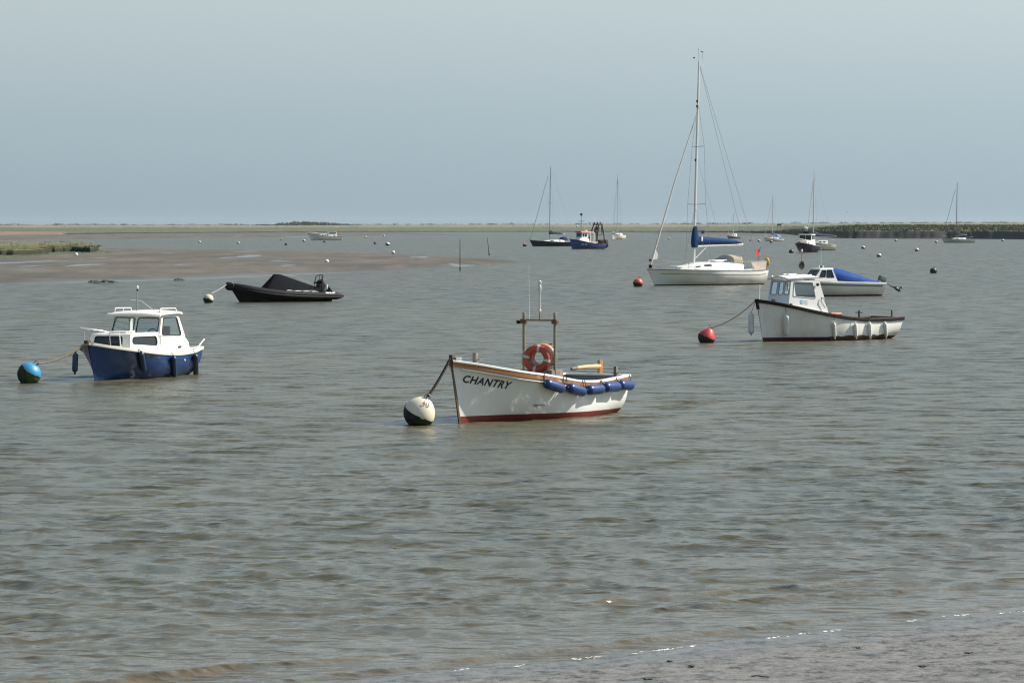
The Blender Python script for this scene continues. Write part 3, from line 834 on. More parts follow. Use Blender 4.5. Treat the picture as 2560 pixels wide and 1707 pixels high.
def rounded(u0, u1, v0, v1, r, n=4):
    pts = []
    for cx, cy, a0 in ((u1 - r, v0 + r, -90), (u1 - r, v1 - r, 0), (u0 + r, v1 - r, 90), (u0 + r, v0 + r, 180)):
        for k in range(n + 1):
            a = R(a0 + 90 * k / n); pts.append((cx + r * math.cos(a), cy + r * math.sin(a)))
    return pts
def panel(name, quad, holes, thick, mat, parent, gasket=None, pane=None, gr=0.014, corner=0.06):
    """flat wall with real window openings; quad: bottom-left, bottom-right, top-right, top-left seen from outside; holes as (u0,u1,v0,v1) fractions"""
    bl, br, tr, tl = [Vector(q) for q in quad]
    f = lambda u, v: bl * (1 - u) * (1 - v) + br * u * (1 - v) + tr * u * v + tl * (1 - u) * v
    nrm = (br - bl).cross(tl - bl).normalized()
    us = sorted({0, 1, *[h[0] for h in holes], *[h[1] for h in holes]}); vs = sorted({0, 1, *[h[2] for h in holes], *[h[3] for h in holes]})
    mb = MB()
    for i in range(len(us) - 1):
        for j in range(len(vs) - 1):
            uc, vc = (us[i] + us[i + 1]) / 2, (vs[j] + vs[j + 1]) / 2
            if any(h[0] < uc < h[1] and h[2] < vc < h[3] for h in holes): continue
            q = [f(us[i], vs[j]), f(us[i + 1], vs[j]), f(us[i + 1], vs[j + 1]), f(us[i], vs[j + 1])]
            mb.hexa([p - nrm * thick for p in q], q)
    wall = mb.build(name, mat, parent, fix=False)
    W = (br - bl).length; Hh = (tl - bl).length
    for h in holes:
        cu, cv = corner / W, corner / Hh
        n = 4; pts = []
        for a, b, a0 in ((h[1] - cu, h[2] + cv, -90), (h[1] - cu, h[3] - cv, 0), (h[0] + cu, h[3] - cv, 90), (h[0] + cu, h[2] + cv, 180)):
            for k in range(n + 1):
                an = R(a0 + 90 * k / n); pts.append((a + cu * math.cos(an), b + cv * math.sin(an)))
        p3 = [f(u, v) for u, v in pts]
        # fillets that round the opening's corners
        corners = []
        for ci, (cu_, cv_) in enumerate(((h[1], h[2]), (h[1], h[3]), (h[0], h[3]), (h[0], h[2]))):
            cn = f(cu_, cv_); arc = p3[ci * (n + 1):(ci + 1) * (n + 1)]
            poly = [cn] + arc
            corners.append(MB().hexa([p - nrm * (thick * 0.9) for p in poly], [p - nrm * 0.001 for p in poly]))
        win = None
        if gasket: win = MB().tube([p + nrm * 0.002 for p in p3], gr, 6, loop=True).build('window', gasket, parent)
        for cm in corners: cm.build('corner', mat, win or wall)
        if pane: MB().add([p - nrm * (thick * 0.5) for p in p3], [tuple(range(len(p3)))]).build('pane', pane, win or wall)
    return f, nrm
def text_mesh(s, size, shear=0.0, bold=0.0):
    c = bpy.data.curves.new('lettering', 'FONT'); c.body = s; c.size = size; c.shear = shear; c.offset = bold; c.resolution_u = 3
    o = bpy.data.objects.new('lettering', c); COL.objects.link(o)
    dg = bpy.context.evaluated_depsgraph_get(); dg.update()
    me = bpy.data.meshes.new_from_object(o.evaluated_get(dg))
    vs = [v.co.copy() for v in me.vertices]; fs = [tuple(p.vertices) for p in me.polygons]
    bpy.data.objects.remove(o); bpy.data.curves.remove(c); bpy.data.meshes.remove(me)
    return vs, fs
def letters(word, size, place, mat, parent, shear=0.0, bold=0.0, spacing=1.0):
    """each character becomes its own part; place maps (u, v) on the sign to a point"""
    pre = 0.0
    for i, ch in enumerate(word):
        if ch == ' ': continue
        vs, fs = text_mesh(ch, size, shear, bold)
        w0, _ = text_mesh(word[:i] + '|', size), 0
        x0 = max(v.x for v in w0[0]) - max(v.x for v in text_mesh('|', size)[0])
        m = MB(); m.add([place(v.x + x0 * spacing, v.y) for v in vs], fs); m.build('letter', mat, parent, fix=False)
def sag(a, b, drop, n=14):
    a, b = Vector(a), Vector(b)
    return [a.lerp(b, i / n) - Vector((0, 0, drop * 4 * (i / n) * (1 - i / n))) for i in range(n + 1)]
def line_thing(name, pts, r, mat, label, category, group=None):
    o0 = Vector(pts[0]); o = MB().tube([Vector(p) - o0 for p in pts], r, 6).build(name, mat)
    o.location = o0
    return tag(o, label, category, group)

# paints shared by the boats
white = paint('white_gelcoat', (0.78, 0.77, 0.73), 0.28, 0.22, 1.6, coat=0.3, dirt_col=(0.54, 0.50, 0.42), streak=0.25)
cream = paint('cream_gelcoat', (0.74, 0.71, 0.60), 0.35, 0.3, 2.0, coat=0.2, dirt_col=(0.48, 0.44, 0.34))
hull_white = paint('chantry_white', (0.84, 0.84, 0.81), 0.22, 0.15, 0.9, coat=0.5, dirt_col=(0.56, 0.53, 0.46), streak=0.25)
red_bottom = paint('red_antifouling', (0.20, 0.022, 0.016), 0.55, 0.6, 4.0, dirt_col=(0.07, 0.02, 0.015))
varnish = grain('varnished_wood', (0.22, 0.085, 0.028), (0.42, 0.19, 0.07), 0.3, (1.5, 30, 30), 0.5)
dark_wood = grain('dark_wood', (0.05, 0.03, 0.016), (0.14, 0.08, 0.04), 0.5, (3, 30, 30))
grey_wood = grain('weathered_wood', (0.10, 0.085, 0.065), (0.24, 0.20, 0.155), 0.8, (30, 30, 3))
pale_wood = grain('pale_wood', (0.50, 0.33, 0.14), (0.68, 0.48, 0.25), 0.4, (2, 40, 40))
grey_in = paint('grey_inside', (0.26, 0.28, 0.29), 0.6, 0.3, 3)
dark_in = paint('dark_inside', (0.035, 0.036, 0.038), 0.8, 0.3, 3)
black_rubber = paint('black_rubber', (0.010, 0.010, 0.011), 0.6, 0.3, 6, spec=0.18, dirt_col=(0.035, 0.032, 0.028))
steel = paint('stainless_steel', (0.62, 0.63, 0.64), 0.3, 0.2, 8, metal=0.9)
galv = paint('galvanised', (0.30, 0.30, 0.30), 0.6, 0.5, 12, metal=0.5, dirt_col=(0.14, 0.10, 0.07))
alloy = paint('mast_alloy', (0.60, 0.60, 0.58), 0.42, 0.2, 5, metal=0.35)
old_tube = paint('aged_tube', (0.23, 0.19, 0.13), 0.6, 0.6, 8, metal=0.2, dirt_col=(0.10, 0.08, 0.06))
wire = paint('rigging_wire', (0.30, 0.31, 0.32), 0.5, 0.1, 8)
navy = paint('navy_gelcoat', (0.004, 0.040, 0.145), 0.32, 0.25, 2.0, coat=0.1, dirt_col=(0.015, 0.04, 0.11), streak=0.3)
blue_fender = paint('blue_fender', (0.007, 0.038, 0.150), 0.34, 0.15, 6, spec=0.5)
teal_fender = paint('dark_blue_fender', (0.012, 0.045, 0.10), 0.4, 0.3, 6)
white_fender = paint('white_fender', (0.70, 0.71, 0.70), 0.4, 0.4, 6, dirt_col=(0.42, 0.40, 0.34))
sail_blue = paint('blue_canvas', (0.010, 0.040, 0.130), 0.8, 0.25, 5, spec=0.2, bump=0.4, bump_scale=12)
tarp_blue = paint('bright_blue_tarpaulin', (0.006, 0.052, 0.25), 0.7, 0.3, 3, spec=0.2, bump=0.5, bump_scale=9)
black_cloth = paint('black_canvas', (0.008, 0.009, 0.012), 0.9, 0.4, 3, spec=0.08, bump=0.5, bump_scale=9)
hypalon = paint('black_hypalon', (0.010, 0.011, 0.012), 0.6, 0.4, 2.5, spec=0.18, dirt_col=(0.028, 0.028, 0.028))
beige_cloth = paint('beige_canvas', (0.50, 0.43, 0.35), 0.8, 0.3, 5, bump=0.3, bump_scale=14)
orange = paint('lifebuoy_orange', (0.32, 0.045, 0.018), 0.5, 0.5, 6, dirt_col=(0.20, 0.035, 0.015))
tape = paint('reflective_tape', (0.42, 0.40, 0.37), 0.4, 0.3, 9)
rope_tan = paint('tan_rope', (0.30, 0.21, 0.11), 0.85, 0.6, 30, dirt_col=(0.12, 0.085, 0.05))
rope_dark = paint('dark_rope', (0.07, 0.055, 0.04), 0.85, 0.6, 30)
yacht_hood = paint('hood_canvas', (0.34, 0.30, 0.25), 0.85, 0.4, 4, spec=0.1)
rope_pale = paint('pale_rope', (0.45, 0.42, 0.35), 0.85, 0.4, 30)
weed = paint('black_weed', (0.012, 0.014, 0.008), 0.75, 0.8, 9, dirt_col=(0.035, 0.05, 0.012), bump=0.8, bump_scale=30)
letter_black = paint('black_lettering', (0.015, 0.018, 0.022), 0.4, 0.05, 8)
letter_white = paint('white_lettering', (0.72, 0.72, 0.70), 0.5, 0.1, 8)
letter_brown = paint('brown_lettering', (0.22, 0.11, 0.035), 0.6, 0.1, 8)
window_glass = glass('window_glass')
dark_glass = paint('dark_window', (0.014, 0.016, 0.020), 0.12, 0.1, 5, spec=0.6)
yellow = paint('yellow_vinyl', (0.62, 0.36, 0.025), 0.5, 0.3, 6)

def fender(pose, a, b, r, mat, label, group, lanyard=None, parts_eye=True):
    """inflated fender between two points (boat coordinates)"""
    A, B = pose.w(*a), pose.w(*b); d = (B - A).normalized(); Ln = (B - A).length
    mid = (A + B) / 2
    root = thing('fender', mid, 0, label, 'fender', group)
    q = d.to_track_quat('Z', 'Y').to_matrix().to_4x4()
    prof = [(0.012, -Ln / 2)]
    for k in range(1, 7):
        a_ = R(90 * k / 6); prof.append((r * (0.25 + 0.75 * math.sin(a_)), -Ln / 2 + 0.02 + r * 0.9 * (1 - math.cos(a_))))
    prof += [(rr, -z) for rr, z in reversed(prof)]
    body = MB().lathe(prof, 18, q).build('body', mat, root)
    for s_ in (-1, 1):
        MB().lathe([(0.010, -0.035), (0.028, -0.03), (0.030, 0.02), (0.02, 0.05)], 8, q @ Matrix.Translation((0, 0, s_ * (Ln / 2 - 0.005)))).build('end_eye', mat, root)
    if lanyard:
        for (l, top) in lanyard:
            p0 = pose.w(*l) - mid; p1 = pose.w(*top) - mid
            MB().tube([p0, p0.lerp(p1, 0.5), p1], 0.008, 5).build('lanyard', rope_dark, root)
    return root
def lifebuoy(pose, c, normal, Rr, r, label, tape_at=(45, 135, 225, 315), mat=None, group=None):
    C = pose.w(*c); n = pose.d(*normal).normalized(); root = thing('lifebuoy', C, 0, label, 'lifebuoy', group)
    q = n.to_track_quat('Z', 'Y').to_matrix()
    ring = [q @ Vector((Rr * math.cos(a), Rr * math.sin(a), 0)) for a in [2 * math.pi * k / 36 for k in range(36)]]
    m = MB(); m.tube(ring, r, 12, loop=True); b = m.build('ring', mat or orange, root)
    for dg_ in tape_at:
        arc = [q @ Vector((Rr * math.cos(R(dg_ + k)), Rr * math.sin(R(dg_ + k)), 0)) for k in (-7, 0, 7)]
        MB().tube(arc, r + 0.004, 12).build('tape_band', tape, root)
    for i, dg_ in enumerate(tape_at):
        d2 = tape_at[(i + 1) % len(tape_at)] + (360 if i == len(tape_at) - 1 else 0)
        pts = [q @ Vector(((Rr + r + 0.012 + 0.02 * math.sin(math.pi * k / 6)) * math.cos(R(lerp(dg_, d2, k / 6))), (Rr + r + 0.012 + 0.02 * math.sin(math.pi * k / 6)) * math.sin(R(lerp(dg_, d2, k / 6))), 0)) for k in range(7)]
        MB().tube(pts, 0.007, 5).build('grab_line', rope_pale, root)
    return root

def buoy(px, py, dia, label, top=(0.62, 0.58, 0.46), tilt=(0, 0), name='mooring_buoy', cut=-0.12, weedy=True, squash=1.0, category='buoy', group='mooring buoys', key=None, z0=None, number=None, sink=0.22, weed_mat=None, taper=0.0):
    """round mooring float; px, py: where it meets the water"""
    p = ground(px, py); root = thing(name, p, 0, label, category, group)
    r = dia / 2
    q = Matrix.Rotation(R(tilt[0]), 4, 'Y') @ Matrix.Rotation(R(tilt[1]), 4, 'X')
    M = Matrix.Translation((0, 0, r * (1 - sink * 2) * squash)) @ q
    big = dia > 0.5
    n = 28 if big else 14
    mat = paint('buoy_paint_%s' % (key or '%02d%02d%02d' % tuple(int(c * 99) for c in top)), top, 0.45, 0.35, 3.5, dirt_col=tuple(c * 0.62 for c in top))
    steps = 12 if big else 7
    a0 = math.asin(max(-1, min(1, cut)))
    prof = [(r * math.cos(a0 + (math.pi / 2 - a0) * k / steps), squash * r * math.sin(a0 + (math.pi / 2 - a0) * k / steps)) for k in range(steps + 1)]
    lower = [(r * math.cos(-math.pi / 2 + (a0 + math.pi / 2) * k / steps), squash * r * math.sin(-math.pi / 2 + (a0 + math.pi / 2) * k / steps)) for k in range(steps + 1)]
    if taper: prof = [(rr * (1 - taper * max(0, z) / r), z * (1 + 0.25 * taper)) for rr, z in prof]
    MB().lathe(prof if weedy else lower + prof[1:], n, M).build('float', mat, root)
    if weedy:
        rings = []; rg = random.Random(int(px * 7 + py))
        lower.append((r * math.cos(a0 + 0.06) * 1.012, squash * r * math.sin(a0 + 0.06)))
        for i, (rr, z) in enumerate(lower):
            ring = []
            for k in range(n * 2):
                a = math.pi * k / n; jit = (1 + 0.035 * rg.random()) if i > 1 else 1.0
                dz = (rg.random() * 0.10 + 0.05 * math.sin(3 * a + px)) * r if i == len(lower) - 1 else 0
                ring.append(M @ Vector((rr * jit * math.cos(a), rr * jit * math.sin(a), z + dz)))
            rings.append(ring)
        MB().rings(rings).build('weed', weed_mat or weed, root)
    if big:
        MB().tube([M @ Vector((0.06 * math.cos(a), 0, squash * r + 0.05 + 0.06 * math.sin(a))) for a in [2 * math.pi * k / 10 for k in range(10)]], 0.012, 6, loop=True).build('shackle', galv, root)
    if number:
        word, size, az, el = number
        def place(u, v):
            a = R(az) + (u - 0.09) / (r * 0.55); e = R(el) + v / r
            return M @ (Vector((math.cos(e) * math.cos(a), math.cos(e) * math.sin(a), math.sin(e))) * (r + 0.004))
        letters(word, size, place, letter_brown, root, bold=0.002)
    root['top'] = 0
    del root['top']
    return root, p + (M @ Vector((0, 0, squash * r + 0.06)))

def cam_to_hull(pose, hull, px, py, off=0.0, side=1):
    """boat coordinates of the point on a hull side (moved out by off) that a pixel shows"""
    o = pose.M.inverted() @ Vector((0, 0, EYE)); d = pose.M.inverted().to_3x3() @ ray(px, py)
    y = side * 0.8
    for _ in range(25):
        t = (y - o.y) / d.y; p = o + d * t
        y = side * (hull.half(hull.t_of(p.x, p.z), min(p.z, hull.zs(0.5) + 2)) + off)
    return p.x, y, p.z

# ------------------------------------------------------------------ the open white boat in front
def build_open_boat():
    ps = Pose(1149.4, 1057.3, -123)
    h = Hull(5.2, [(0, .80), (.15, .92), (.4, 1.0), (.6, .95), (.75, .78), (.88, .45), (1, .02)],
             [(0, .80), (.12, .767), (.27, .735), (.41, .762), (.52, .839), (.625, .924), (.745, 1.012), (.838, 1.102), (.92, 1.195), (1, 1.275)],
             keel=lambda t: lerp(-0.16, -0.45, smooth(0, .4, t)), rake=0.30, srake=0.12, p=4.0, q=1.9, k=1.0, blend=(0.35, 0.9))
    o = thing('open_boat', ps.o, ps.th, 'open white boat with varnished rail, steering gantry and black name on its bow', 'boat')
    zr = lambda t: 0.105 + 0.03 * t
    h.skin(zr, lambda t: h.zs(t), 44, 12).build('hull', hull_white, o)
    h.skin(lambda t: h.zk(t) + 0.01, lambda t: zr(t) - 0.0005, 44, 6).build('bottom', red_bottom, o)
    h.skin(lambda t: 0.16, lambda t: h.zs(t) - 0.01, 34, 8, off=0.045, b=0.93).build('inner_skin', grey_in, o)
    h.deck(lambda t: 0.17, 0, 0.85, inset=0.05).build('sole', dark_in, o)
    h.deck(lambda t: h.zs(t) - 0.03, 0.66, 0.995, inset=0.03, camber=0.04).build('foredeck', hull_white, o)
    for side in (1, -1):
        h.rail([(0.0, -0.115), (0.034, -0.110), (0.040, -0.03), (0.0, -0.022)], side=side).build('rubbing_strake', varnish, o)
        h.rail([(0.048, -0.021), (0.048, 0.012), (0.03, 0.022), (-0.075, 0.022), (-0.08, -0.015), (-0.02, -0.021)], side=side).build('gunwale', hull_white, o)
        h.rail([(0.0, -0.165), (0.016, -0.160), (0.016, -0.132), (0.0, -0.126)], a=.30, b=.97, side=side).build('lower_strake', hull_white, o)
    # transom top and trim
    zt = h.zs(0)
    MB().box((h.xz(0, zt) + 0.035, 0, zt - 0.002), (0.10, 1.57, 0.045)).build('transom_cap', hull_white, o, bevel=0.008)
    MB().box((h.xz(0, zt - .07) - 0.02, 0, zt - 0.072), (0.03, 1.52, 0.085)).build('transom_strake', varnish, o)
    # stem
    pts = []
    for z in [-0.3 + 0.1 * k for k in range(17)] + [1.32]:
        pts.append(Vector((h.rake * max(z, 0) / h.zb + min(z, 0) * .6 + 0.012, 0, z)))
    mb = MB(); mb.rings([[p + Vector((a, b, 0)) for a, b in ((-.03, .02), (.022, .014), (.022, -.014), (-.03, -.02))] for p in pts]); mb.build('stem', dark_wood, o)
    MB().box((0.28, 0, 1.335), (0.11, 0.09, 0.12)).build('stem_head', dark_wood, o, bevel=0.012)
    MB().box((0.16, 0.03, 1.31), (0.22, 0.13, 0.06)).build('bow_roller', galv, o, bevel=0.01)
    # posts
    MB().box((-0.57, 0, 1.26), (0.085, 0.085, 0.30)).build('samson_post', grey_wood, o, bevel=0.008)
    MB().tube([(-0.57, -0.12, 1.27), (-0.57, 0.12, 1.27)], 0.014, 6).build('samson_pin', galv, o)
    MB().box((-0.57, 0, 1.16), (0.30, 0.22, 0.05)).build('post_pad', grey_wood, o, bevel=0.006)
    MB().box((-5.10, 0.60, 0.86), (0.07, 0.07, 0.27)).build('stern_post', grey_wood, o, bevel=0.008)
    MB().tube([(-5.10, 0.50, 0.85), (-5.10, 0.70, 0.85)], 0.012, 6).build('stern_post_pin', galv, o)
    # rudder and tiller
    MB().box((-5.44, 0, 0.72), (0.14, 0.06, 0.76)).build('rudder_head', varnish, o, bevel=0.01)
    MB().tube([(-5.44, 0, 1.10), (-5.44, 0, 1.16)], 0.016, 6).build('rudder_pin', steel, o)
    mb = MB(); mb.tube([(-5.42, 0, 0.97), (-4.9, 0.0, 0.975), (-4.50, 0.0, 0.965)], [0.052, 0.045, 0.036], 8); til = mb.build('tiller', pale_wood, o)
    MB().tube([(-4.50, 0, 0.965), (-4.40, 0, 0.96), (-4.27, 0, 0.95)], [0.037, 0.042, 0.03], 8).build('grip', grey_wood, til)
    # thwarts and boxes
    MB().box((-3.55, 0, 0.50), (0.28, 1.7, 0.04)).build('thwart', grey_in, o, bevel=0.006)
    MB().box((-4.95, 0, 0.48), (0.36, 1.45, 0.04)).build('stern_bench', grey_in, o, bevel=0.006)
    MB().box((-3.45, 0.45, 0.60), (0.20, 0.34, 0.18)).build('locker', white, o, bevel=0.01)
    for k in range(3): MB().box((-2.2 - 0.02 * k, 0, 0.30), (0.9, 1.5 - .1 * k, 0.02)).build('floor_board', grey_in, o) if k == 0 else None
    # gantry
    gx = -3.0
    for s_ in (-1, 1):
        MB().tube([(gx, s_ * 0.385, 0.55), (gx, s_ * 0.385, 2.12)], 0.031, 10).build('gantry_post', old_tube, o)
        MB().tube([(gx, s_ * 0.385, 2.115), (gx, s_ * 0.385, 2.18)], 0.034, 10).build('post_cap', galv, o)
        MB().box((gx, s_ * 0.39, 1.985), (0.10, 0.13, 0.085)).build('clamp', dark_wood, o, bevel=0.01)
    MB().tube([(gx, -0.46, 2.02), (gx, 0.44, 2.02)], 0.022, 8).build('crossbar', old_tube, o)
    MB().tube([(gx, -0.40, 1.10), (gx, 0.40, 1.10)], 0.02, 8).build('lower_bar', old_tube, o)
    MB().box((gx, -0.52, 1.97), (0.07, 0.07, 0.07)).build('side_lamp', black_rubber, o, bevel=0.008)
    MB().tube([(gx + .04, 0.34, 1.52), (gx + .04, 0.26, 1.52)], 0.012, 6).build('hook', black_rubber, o)
    lp = MB(); lp.tube([(gx, 0.01, 2.03), (gx, 0.01, 2.20)], 0.016, 8); pole = lp.build('lamp_pole', old_tube, o)
    MB().lathe([(0.020, 2.17), (0.032, 2.20), (0.032, 2.23), (0.024, 2.24), (0.026, 2.62), (0.034, 2.64), (0.034, 2.74), (0.026, 2.755), (0.036, 2.77), (0.036, 2.83), (0.016, 2.85)], 12, Matrix.Translation((gx, 0.01, 0))).build('lamp', alloy, pole)
    MB().tube([(gx, -0.25, 2.0), (gx, -0.253, 2.6), (gx, -0.262, 3.2)], [0.009, 0.004, 0.003], 6).build('aerial', white, o)
    # console box in front of the gantry
    MB().hexa([(-3.35, -.42, .17), (-2.72, -.42, .17), (-2.72, .42, .17), (-3.35, .42, .17)], [(-3.3, -.40, .98), (-2.86, -.40, .98), (-2.86, .40, .98), (-3.3, .40, .98)]).build('console', grey_wood, o, bevel=0.015)
    MB().tube([(-3.34, .14 * math.cos(a), .88 + .14 * math.sin(a)) for a in [2 * math.pi * k / 18 for k in range(18)]], 0.012, 6, loop=True).build('wheel', dark_wood, o)
    # name
    def place(u, v):
        x, z = 0.06 - u, 0.840 - 0.165 * u + v
        return h.on(x, z, 1, 0.004)
    letters('CHANTRY', 0.205, place, letter_black, o, shear=0.22, bold=0.0065, spacing=1.08)
    # things hung on it
    lifebuoy(ps, (-2.80, 0.06, 1.215), (0.90, 0.40, 0.10), 0.222, 0.074, 'orange lifebuoy hung on the front of the gantry of the open boat', (80, 170, 260, 350))
    lifebuoy(ps, (-2.99, 0.075, 1.25), (0.90, 0.40, 0.10), 0.222, 0.074, 'weathered second lifebuoy tucked behind the orange one on the gantry', (30, 120, 210, 300),
             mat=paint('faded_lifebuoy', (0.50, 0.13, 0.04), 0.5, 1.0, 3.0, dirt_col=(0.66, 0.58, 0.48)))
    Z = lambda x, y: (960 + x * .2891, 680 + y * .2891)
    names = ['longest blue fender, first behind the bow of the open boat', 'second blue fender from the bow along the open boat', 'middle of the five blue fenders along the open boat',
             'fourth blue fender from the bow along the open boat', 'last blue fender at the stern corner of the open boat']
    for nm, (a, b) in zip(names, (((1388, 958), (1556, 1012)), ((1588, 996), (1738, 1040)), ((1757, 1020), (1893, 1010)), ((1903, 996), (2032, 990)), ((2032, 975), (2143, 980)))):
        A = cam_to_hull(ps, h, *Z(*a), 0.115); B = cam_to_hull(ps, h, *Z(*b), 0.115)
        tops = []
        for q in (A, B):
            t = h.t_of(q[0], h.zs(0.5)); e = h.P(t, h.zs(t)); tops.append((q, (e.x, e.y + 0.05, h.zs(t) + 0.02)))
        fender(ps, A, B, 0.108, blue_fender, nm, 'blue fenders along the open boat', tops)
    # buoy and chain
    root, top = buoy(1049, 1061.5, 0.645, 'large cream mooring buoy with brown number and black weed, chained to the open boat', (0.74, 0.66, 0.50), tilt=(27, 14), cut=-0.10, squash=1.0, key='cream_big', sink=0.12, taper=0.16, number=('50', 0.17, -75, 50))
    a, b = ps.w(0.36, 0.0, 1.30), top
    pts = sag(a, b, 0.035, 40)
    link = MB().tube([(0.034 * math.cos(t) + (0.022 if math.cos(t) > 0 else -0.022), 0.022 * math.sin(t), 0) for t in [2 * math.pi * k / 12 for k in range(12)]], 0.0095, 5, loop=True)
    chain = thing('mooring_chain', a, 0, 'rusty dark mooring chain from the open boat down to the large cream buoy', 'chain')
    rust = paint('rusty_chain', (0.045, 0.034, 0.026), 0.8, 0.6, 40, dirt_col=(0.13, 0.10, 0.075))
    base = link.build('link', rust, chain); n = 24
    for i in range(n):
        l = base if i == 0 else base.copy()
        if i: COL.objects.link(l); l.parent = chain
        f = (i + 0.5) / n * 40; k = int(f); p = Vector(pts[k]).lerp(Vector(pts[k + 1]), f - k); d = (Vector(pts[k + 1]) - Vector(pts[k])).normalized()
        l.location = p - a; l.rotation_mode = 'QUATERNION'
        l.rotation_quaternion = d.to_track_quat('X', 'Z') @ Matrix.Rotation(R(90 * (i % 2) + 20), 3, 'X').to_quaternion()
    bl = [ps.w(0.05, -0.15, 1.20), ps.w(0.16, -0.2, 0.80), ps.w(0.2, -0.06, 0.5)]
build_open_boat()

# ------------------------------------------------------------------ blue cabin boat
def build_blue_boat():
    ps = Pose(237, 951.7, -110)
    h = Hull(4.7, [(0, .82), (.2, .95), (.5, 1.0), (.65, .95), (.8, .74), (.92, .40), (1, .015)],
             [(0, .725), (.18, .64), (.35, .62), (.53, .66), (.695, .735), (.818, .812), (.915, .892), (1, .99)],
             keel=lambda t: lerp(-0.2, -0.4, smooth(0, .4, t)), rake=0.40, srake=0.10, p=2.6, q=1.4, k=1.0)
    o = thing('cabin_boat', ps.o, ps.th, 'small cabin boat with dark blue hull and white wheelhouse at the left', 'boat')
    black_bottom = paint('black_antifouling', (0.012, 0.016, 0.025), 0.6, 0.4, 5, dirt_col=(0.03, 0.04, 0.02))
    h.skin(lambda t: 0.03, lambda t: h.zs(t), 40, 10).build('hull', navy, o)
    h.skin(lambda t: h.zk(t) + 0.01, lambda t: 0.0295, 40, 5).build('bottom', black_bottom, o)
    for side in (1, -1):
        h.rail([(0.0, -0.06), (0.028, -0.055), (0.036, -0.02), (0.03, 0.018), (-0.05, 0.022), (-0.05, -0.01)], side=side).build('rubbing_rail', cream, o)
        h.stripe(lambda t: h.zs(t) - 0.175, lambda t: h.zs(t) - 0.165, 0.006, 0.02, 0.72, side=side).build('moulding_line', black_bottom, o)
    h.deck(lambda t: h.zs(t) - 0.005, 0.0, 0.995, inset=0.01, camber=0.02).build('deck', cream, o)
    zt = h.zs(0)
    MB().box((h.xz(0, zt) + 0.03, 0, zt), (0.08, 1.6, 0.05)).build('transom_cap', cream, o, bevel=0.01)
    bowp = h.xz(1, h.zb)
    MB().box((bowp + 0.0, 0.0, h.zb + 0.03), (0.2, 0.12, 0.07)).build('stem_head', dark_wood, o, bevel=0.012)
    # coach roof
    ft = [(-.86, -.54, 1.15), (-.86, .60, 1.15), (-2.36, .70, 1.17), (-2.36, -.70, 1.17)]
    fb = [(-.76, -.58, .80), (-.76, .64, .80), (-2.36, .77, .62), (-2.36, -.77, .62)]
    panel('coach_front', (fb[0], fb[1], ft[1], ft[0]), [(.12, .80, .26, .90)], .03, white, o, black_rubber, dark_glass, 0.010, 0.05)
    panel('coach_side', (fb[1], fb[2], ft[2], ft[1]), [(.07, .90, .40, .86)], .03, white, o, black_rubber, dark_glass, 0.010, 0.09)
    panel('coach_side', (fb[3], fb[0], ft[0], ft[3]), [(.10, .93, .40, .86)], .03, white, o, black_rubber, dark_glass, 0.010, 0.09)
    top = [Vector(p) for p in ft]
    MB().hexa([p - Vector((0, 0, .02)) for p in top], [p + Vector((0, 0, 0.03)) for p in top]).build('coach_roof', white, o, bevel=0.014)
    MB().box((-1.45, 0.05, 1.215), (0.5, 0.52, 0.05)).build('fore_hatch', cream, o, bevel=0.012)
    MB().tube([(-1.25, .35, 1.19), (-1.25, .35, 1.25), (-1.6, .36, 1.25), (-1.6, .36, 1.19)], 0.011, 6).build('grab_handle', cream, o)
    # lower cockpit side and wheelhouse
    for s_ in (1, -1):
        a, b = (-2.36, s_ * .775, .60), (-3.95, s_ * .86, .62); c, d = (-3.88, s_ * .83, .90), (-2.36, s_ * .745, 1.085)
        e = (-3.72, s_ * .80, 1.04)
        if s_ > 0:
            MB().hexa([(p[0], p[1] - .05, p[2]) for p in (a, b, c, e, d)], [a, b, c, e, d]).build('cockpit_side', white, o, bevel=0.008)
        else:
            MB().hexa([(p[0], p[1] + .05, p[2]) for p in (a, b, c, e, d)], [a, b, c, e, d]).build('cockpit_side', white, o, bevel=0.008)
    F = [(-2.30, -.735, 1.10), (-2.30, .735, 1.10), (-2.53, .69, 1.60), (-2.53, -.69, 1.60)]
    panel('windscreen_wall', F, [(.035, .455, .14, .93), (.52, .955, .06, .93)], .035, white, o, black_rubber, window_glass, 0.013, 0.07)
    for s_ in (1, -1):
        fwd_b, aft_b, aft_t, fwd_t = (-2.31, s_ * .738, 1.10), (-3.76, s_ * .79, 1.05), (-3.55, s_ * .70, 1.60), (-2.54, s_ * .692, 1.60)
        q = (fwd_b, aft_b, aft_t, fwd_t) if s_ > 0 else (aft_b, fwd_b, fwd_t, aft_t)
        panel('wheelhouse_side', q, [(.085, .86, .05, .93) if s_ > 0 else (.14, .915, .05, .93)], .035, white, o, black_rubber, window_glass, 0.013, 0.07)
    rows = []
    for x, zc in ((-2.26, 1.60), (-2.34, 1.635), (-2.9, 1.66), (-3.5, 1.66), (-3.62, 1.63)):
        rows.append([Vector((x, y, zc + 0.05 * (1 - (y / .78) ** 2))) for y in (-.78, -.6, -.3, 0, .3, .6, .78)])
    MB().strip(rows).build('roof', white, o, solid=-0.05)
    MB().box((-3.05, 0.12, 1.735), (0.42, 0.5, 0.03)).build('roof_hatch', cream, o, bevel=0.008)
    for s_ in (1, -1):
        MB().tube([(-2.48, s_ * .66, 1.66), (-2.50, s_ * .66, 1.80), (-2.6, s_ * .66, 1.815), (-3.45, s_ * .66, 1.80), (-3.54, s_ * .67, 1.66)], 0.014, 6).build('roof_rail', white, o)
    MB().tube([(-3.0, s_ * .66, 1.67), (-3.0, s_ * .66, 1.80)], 0.010, 6).build('rail_stay', white, o)
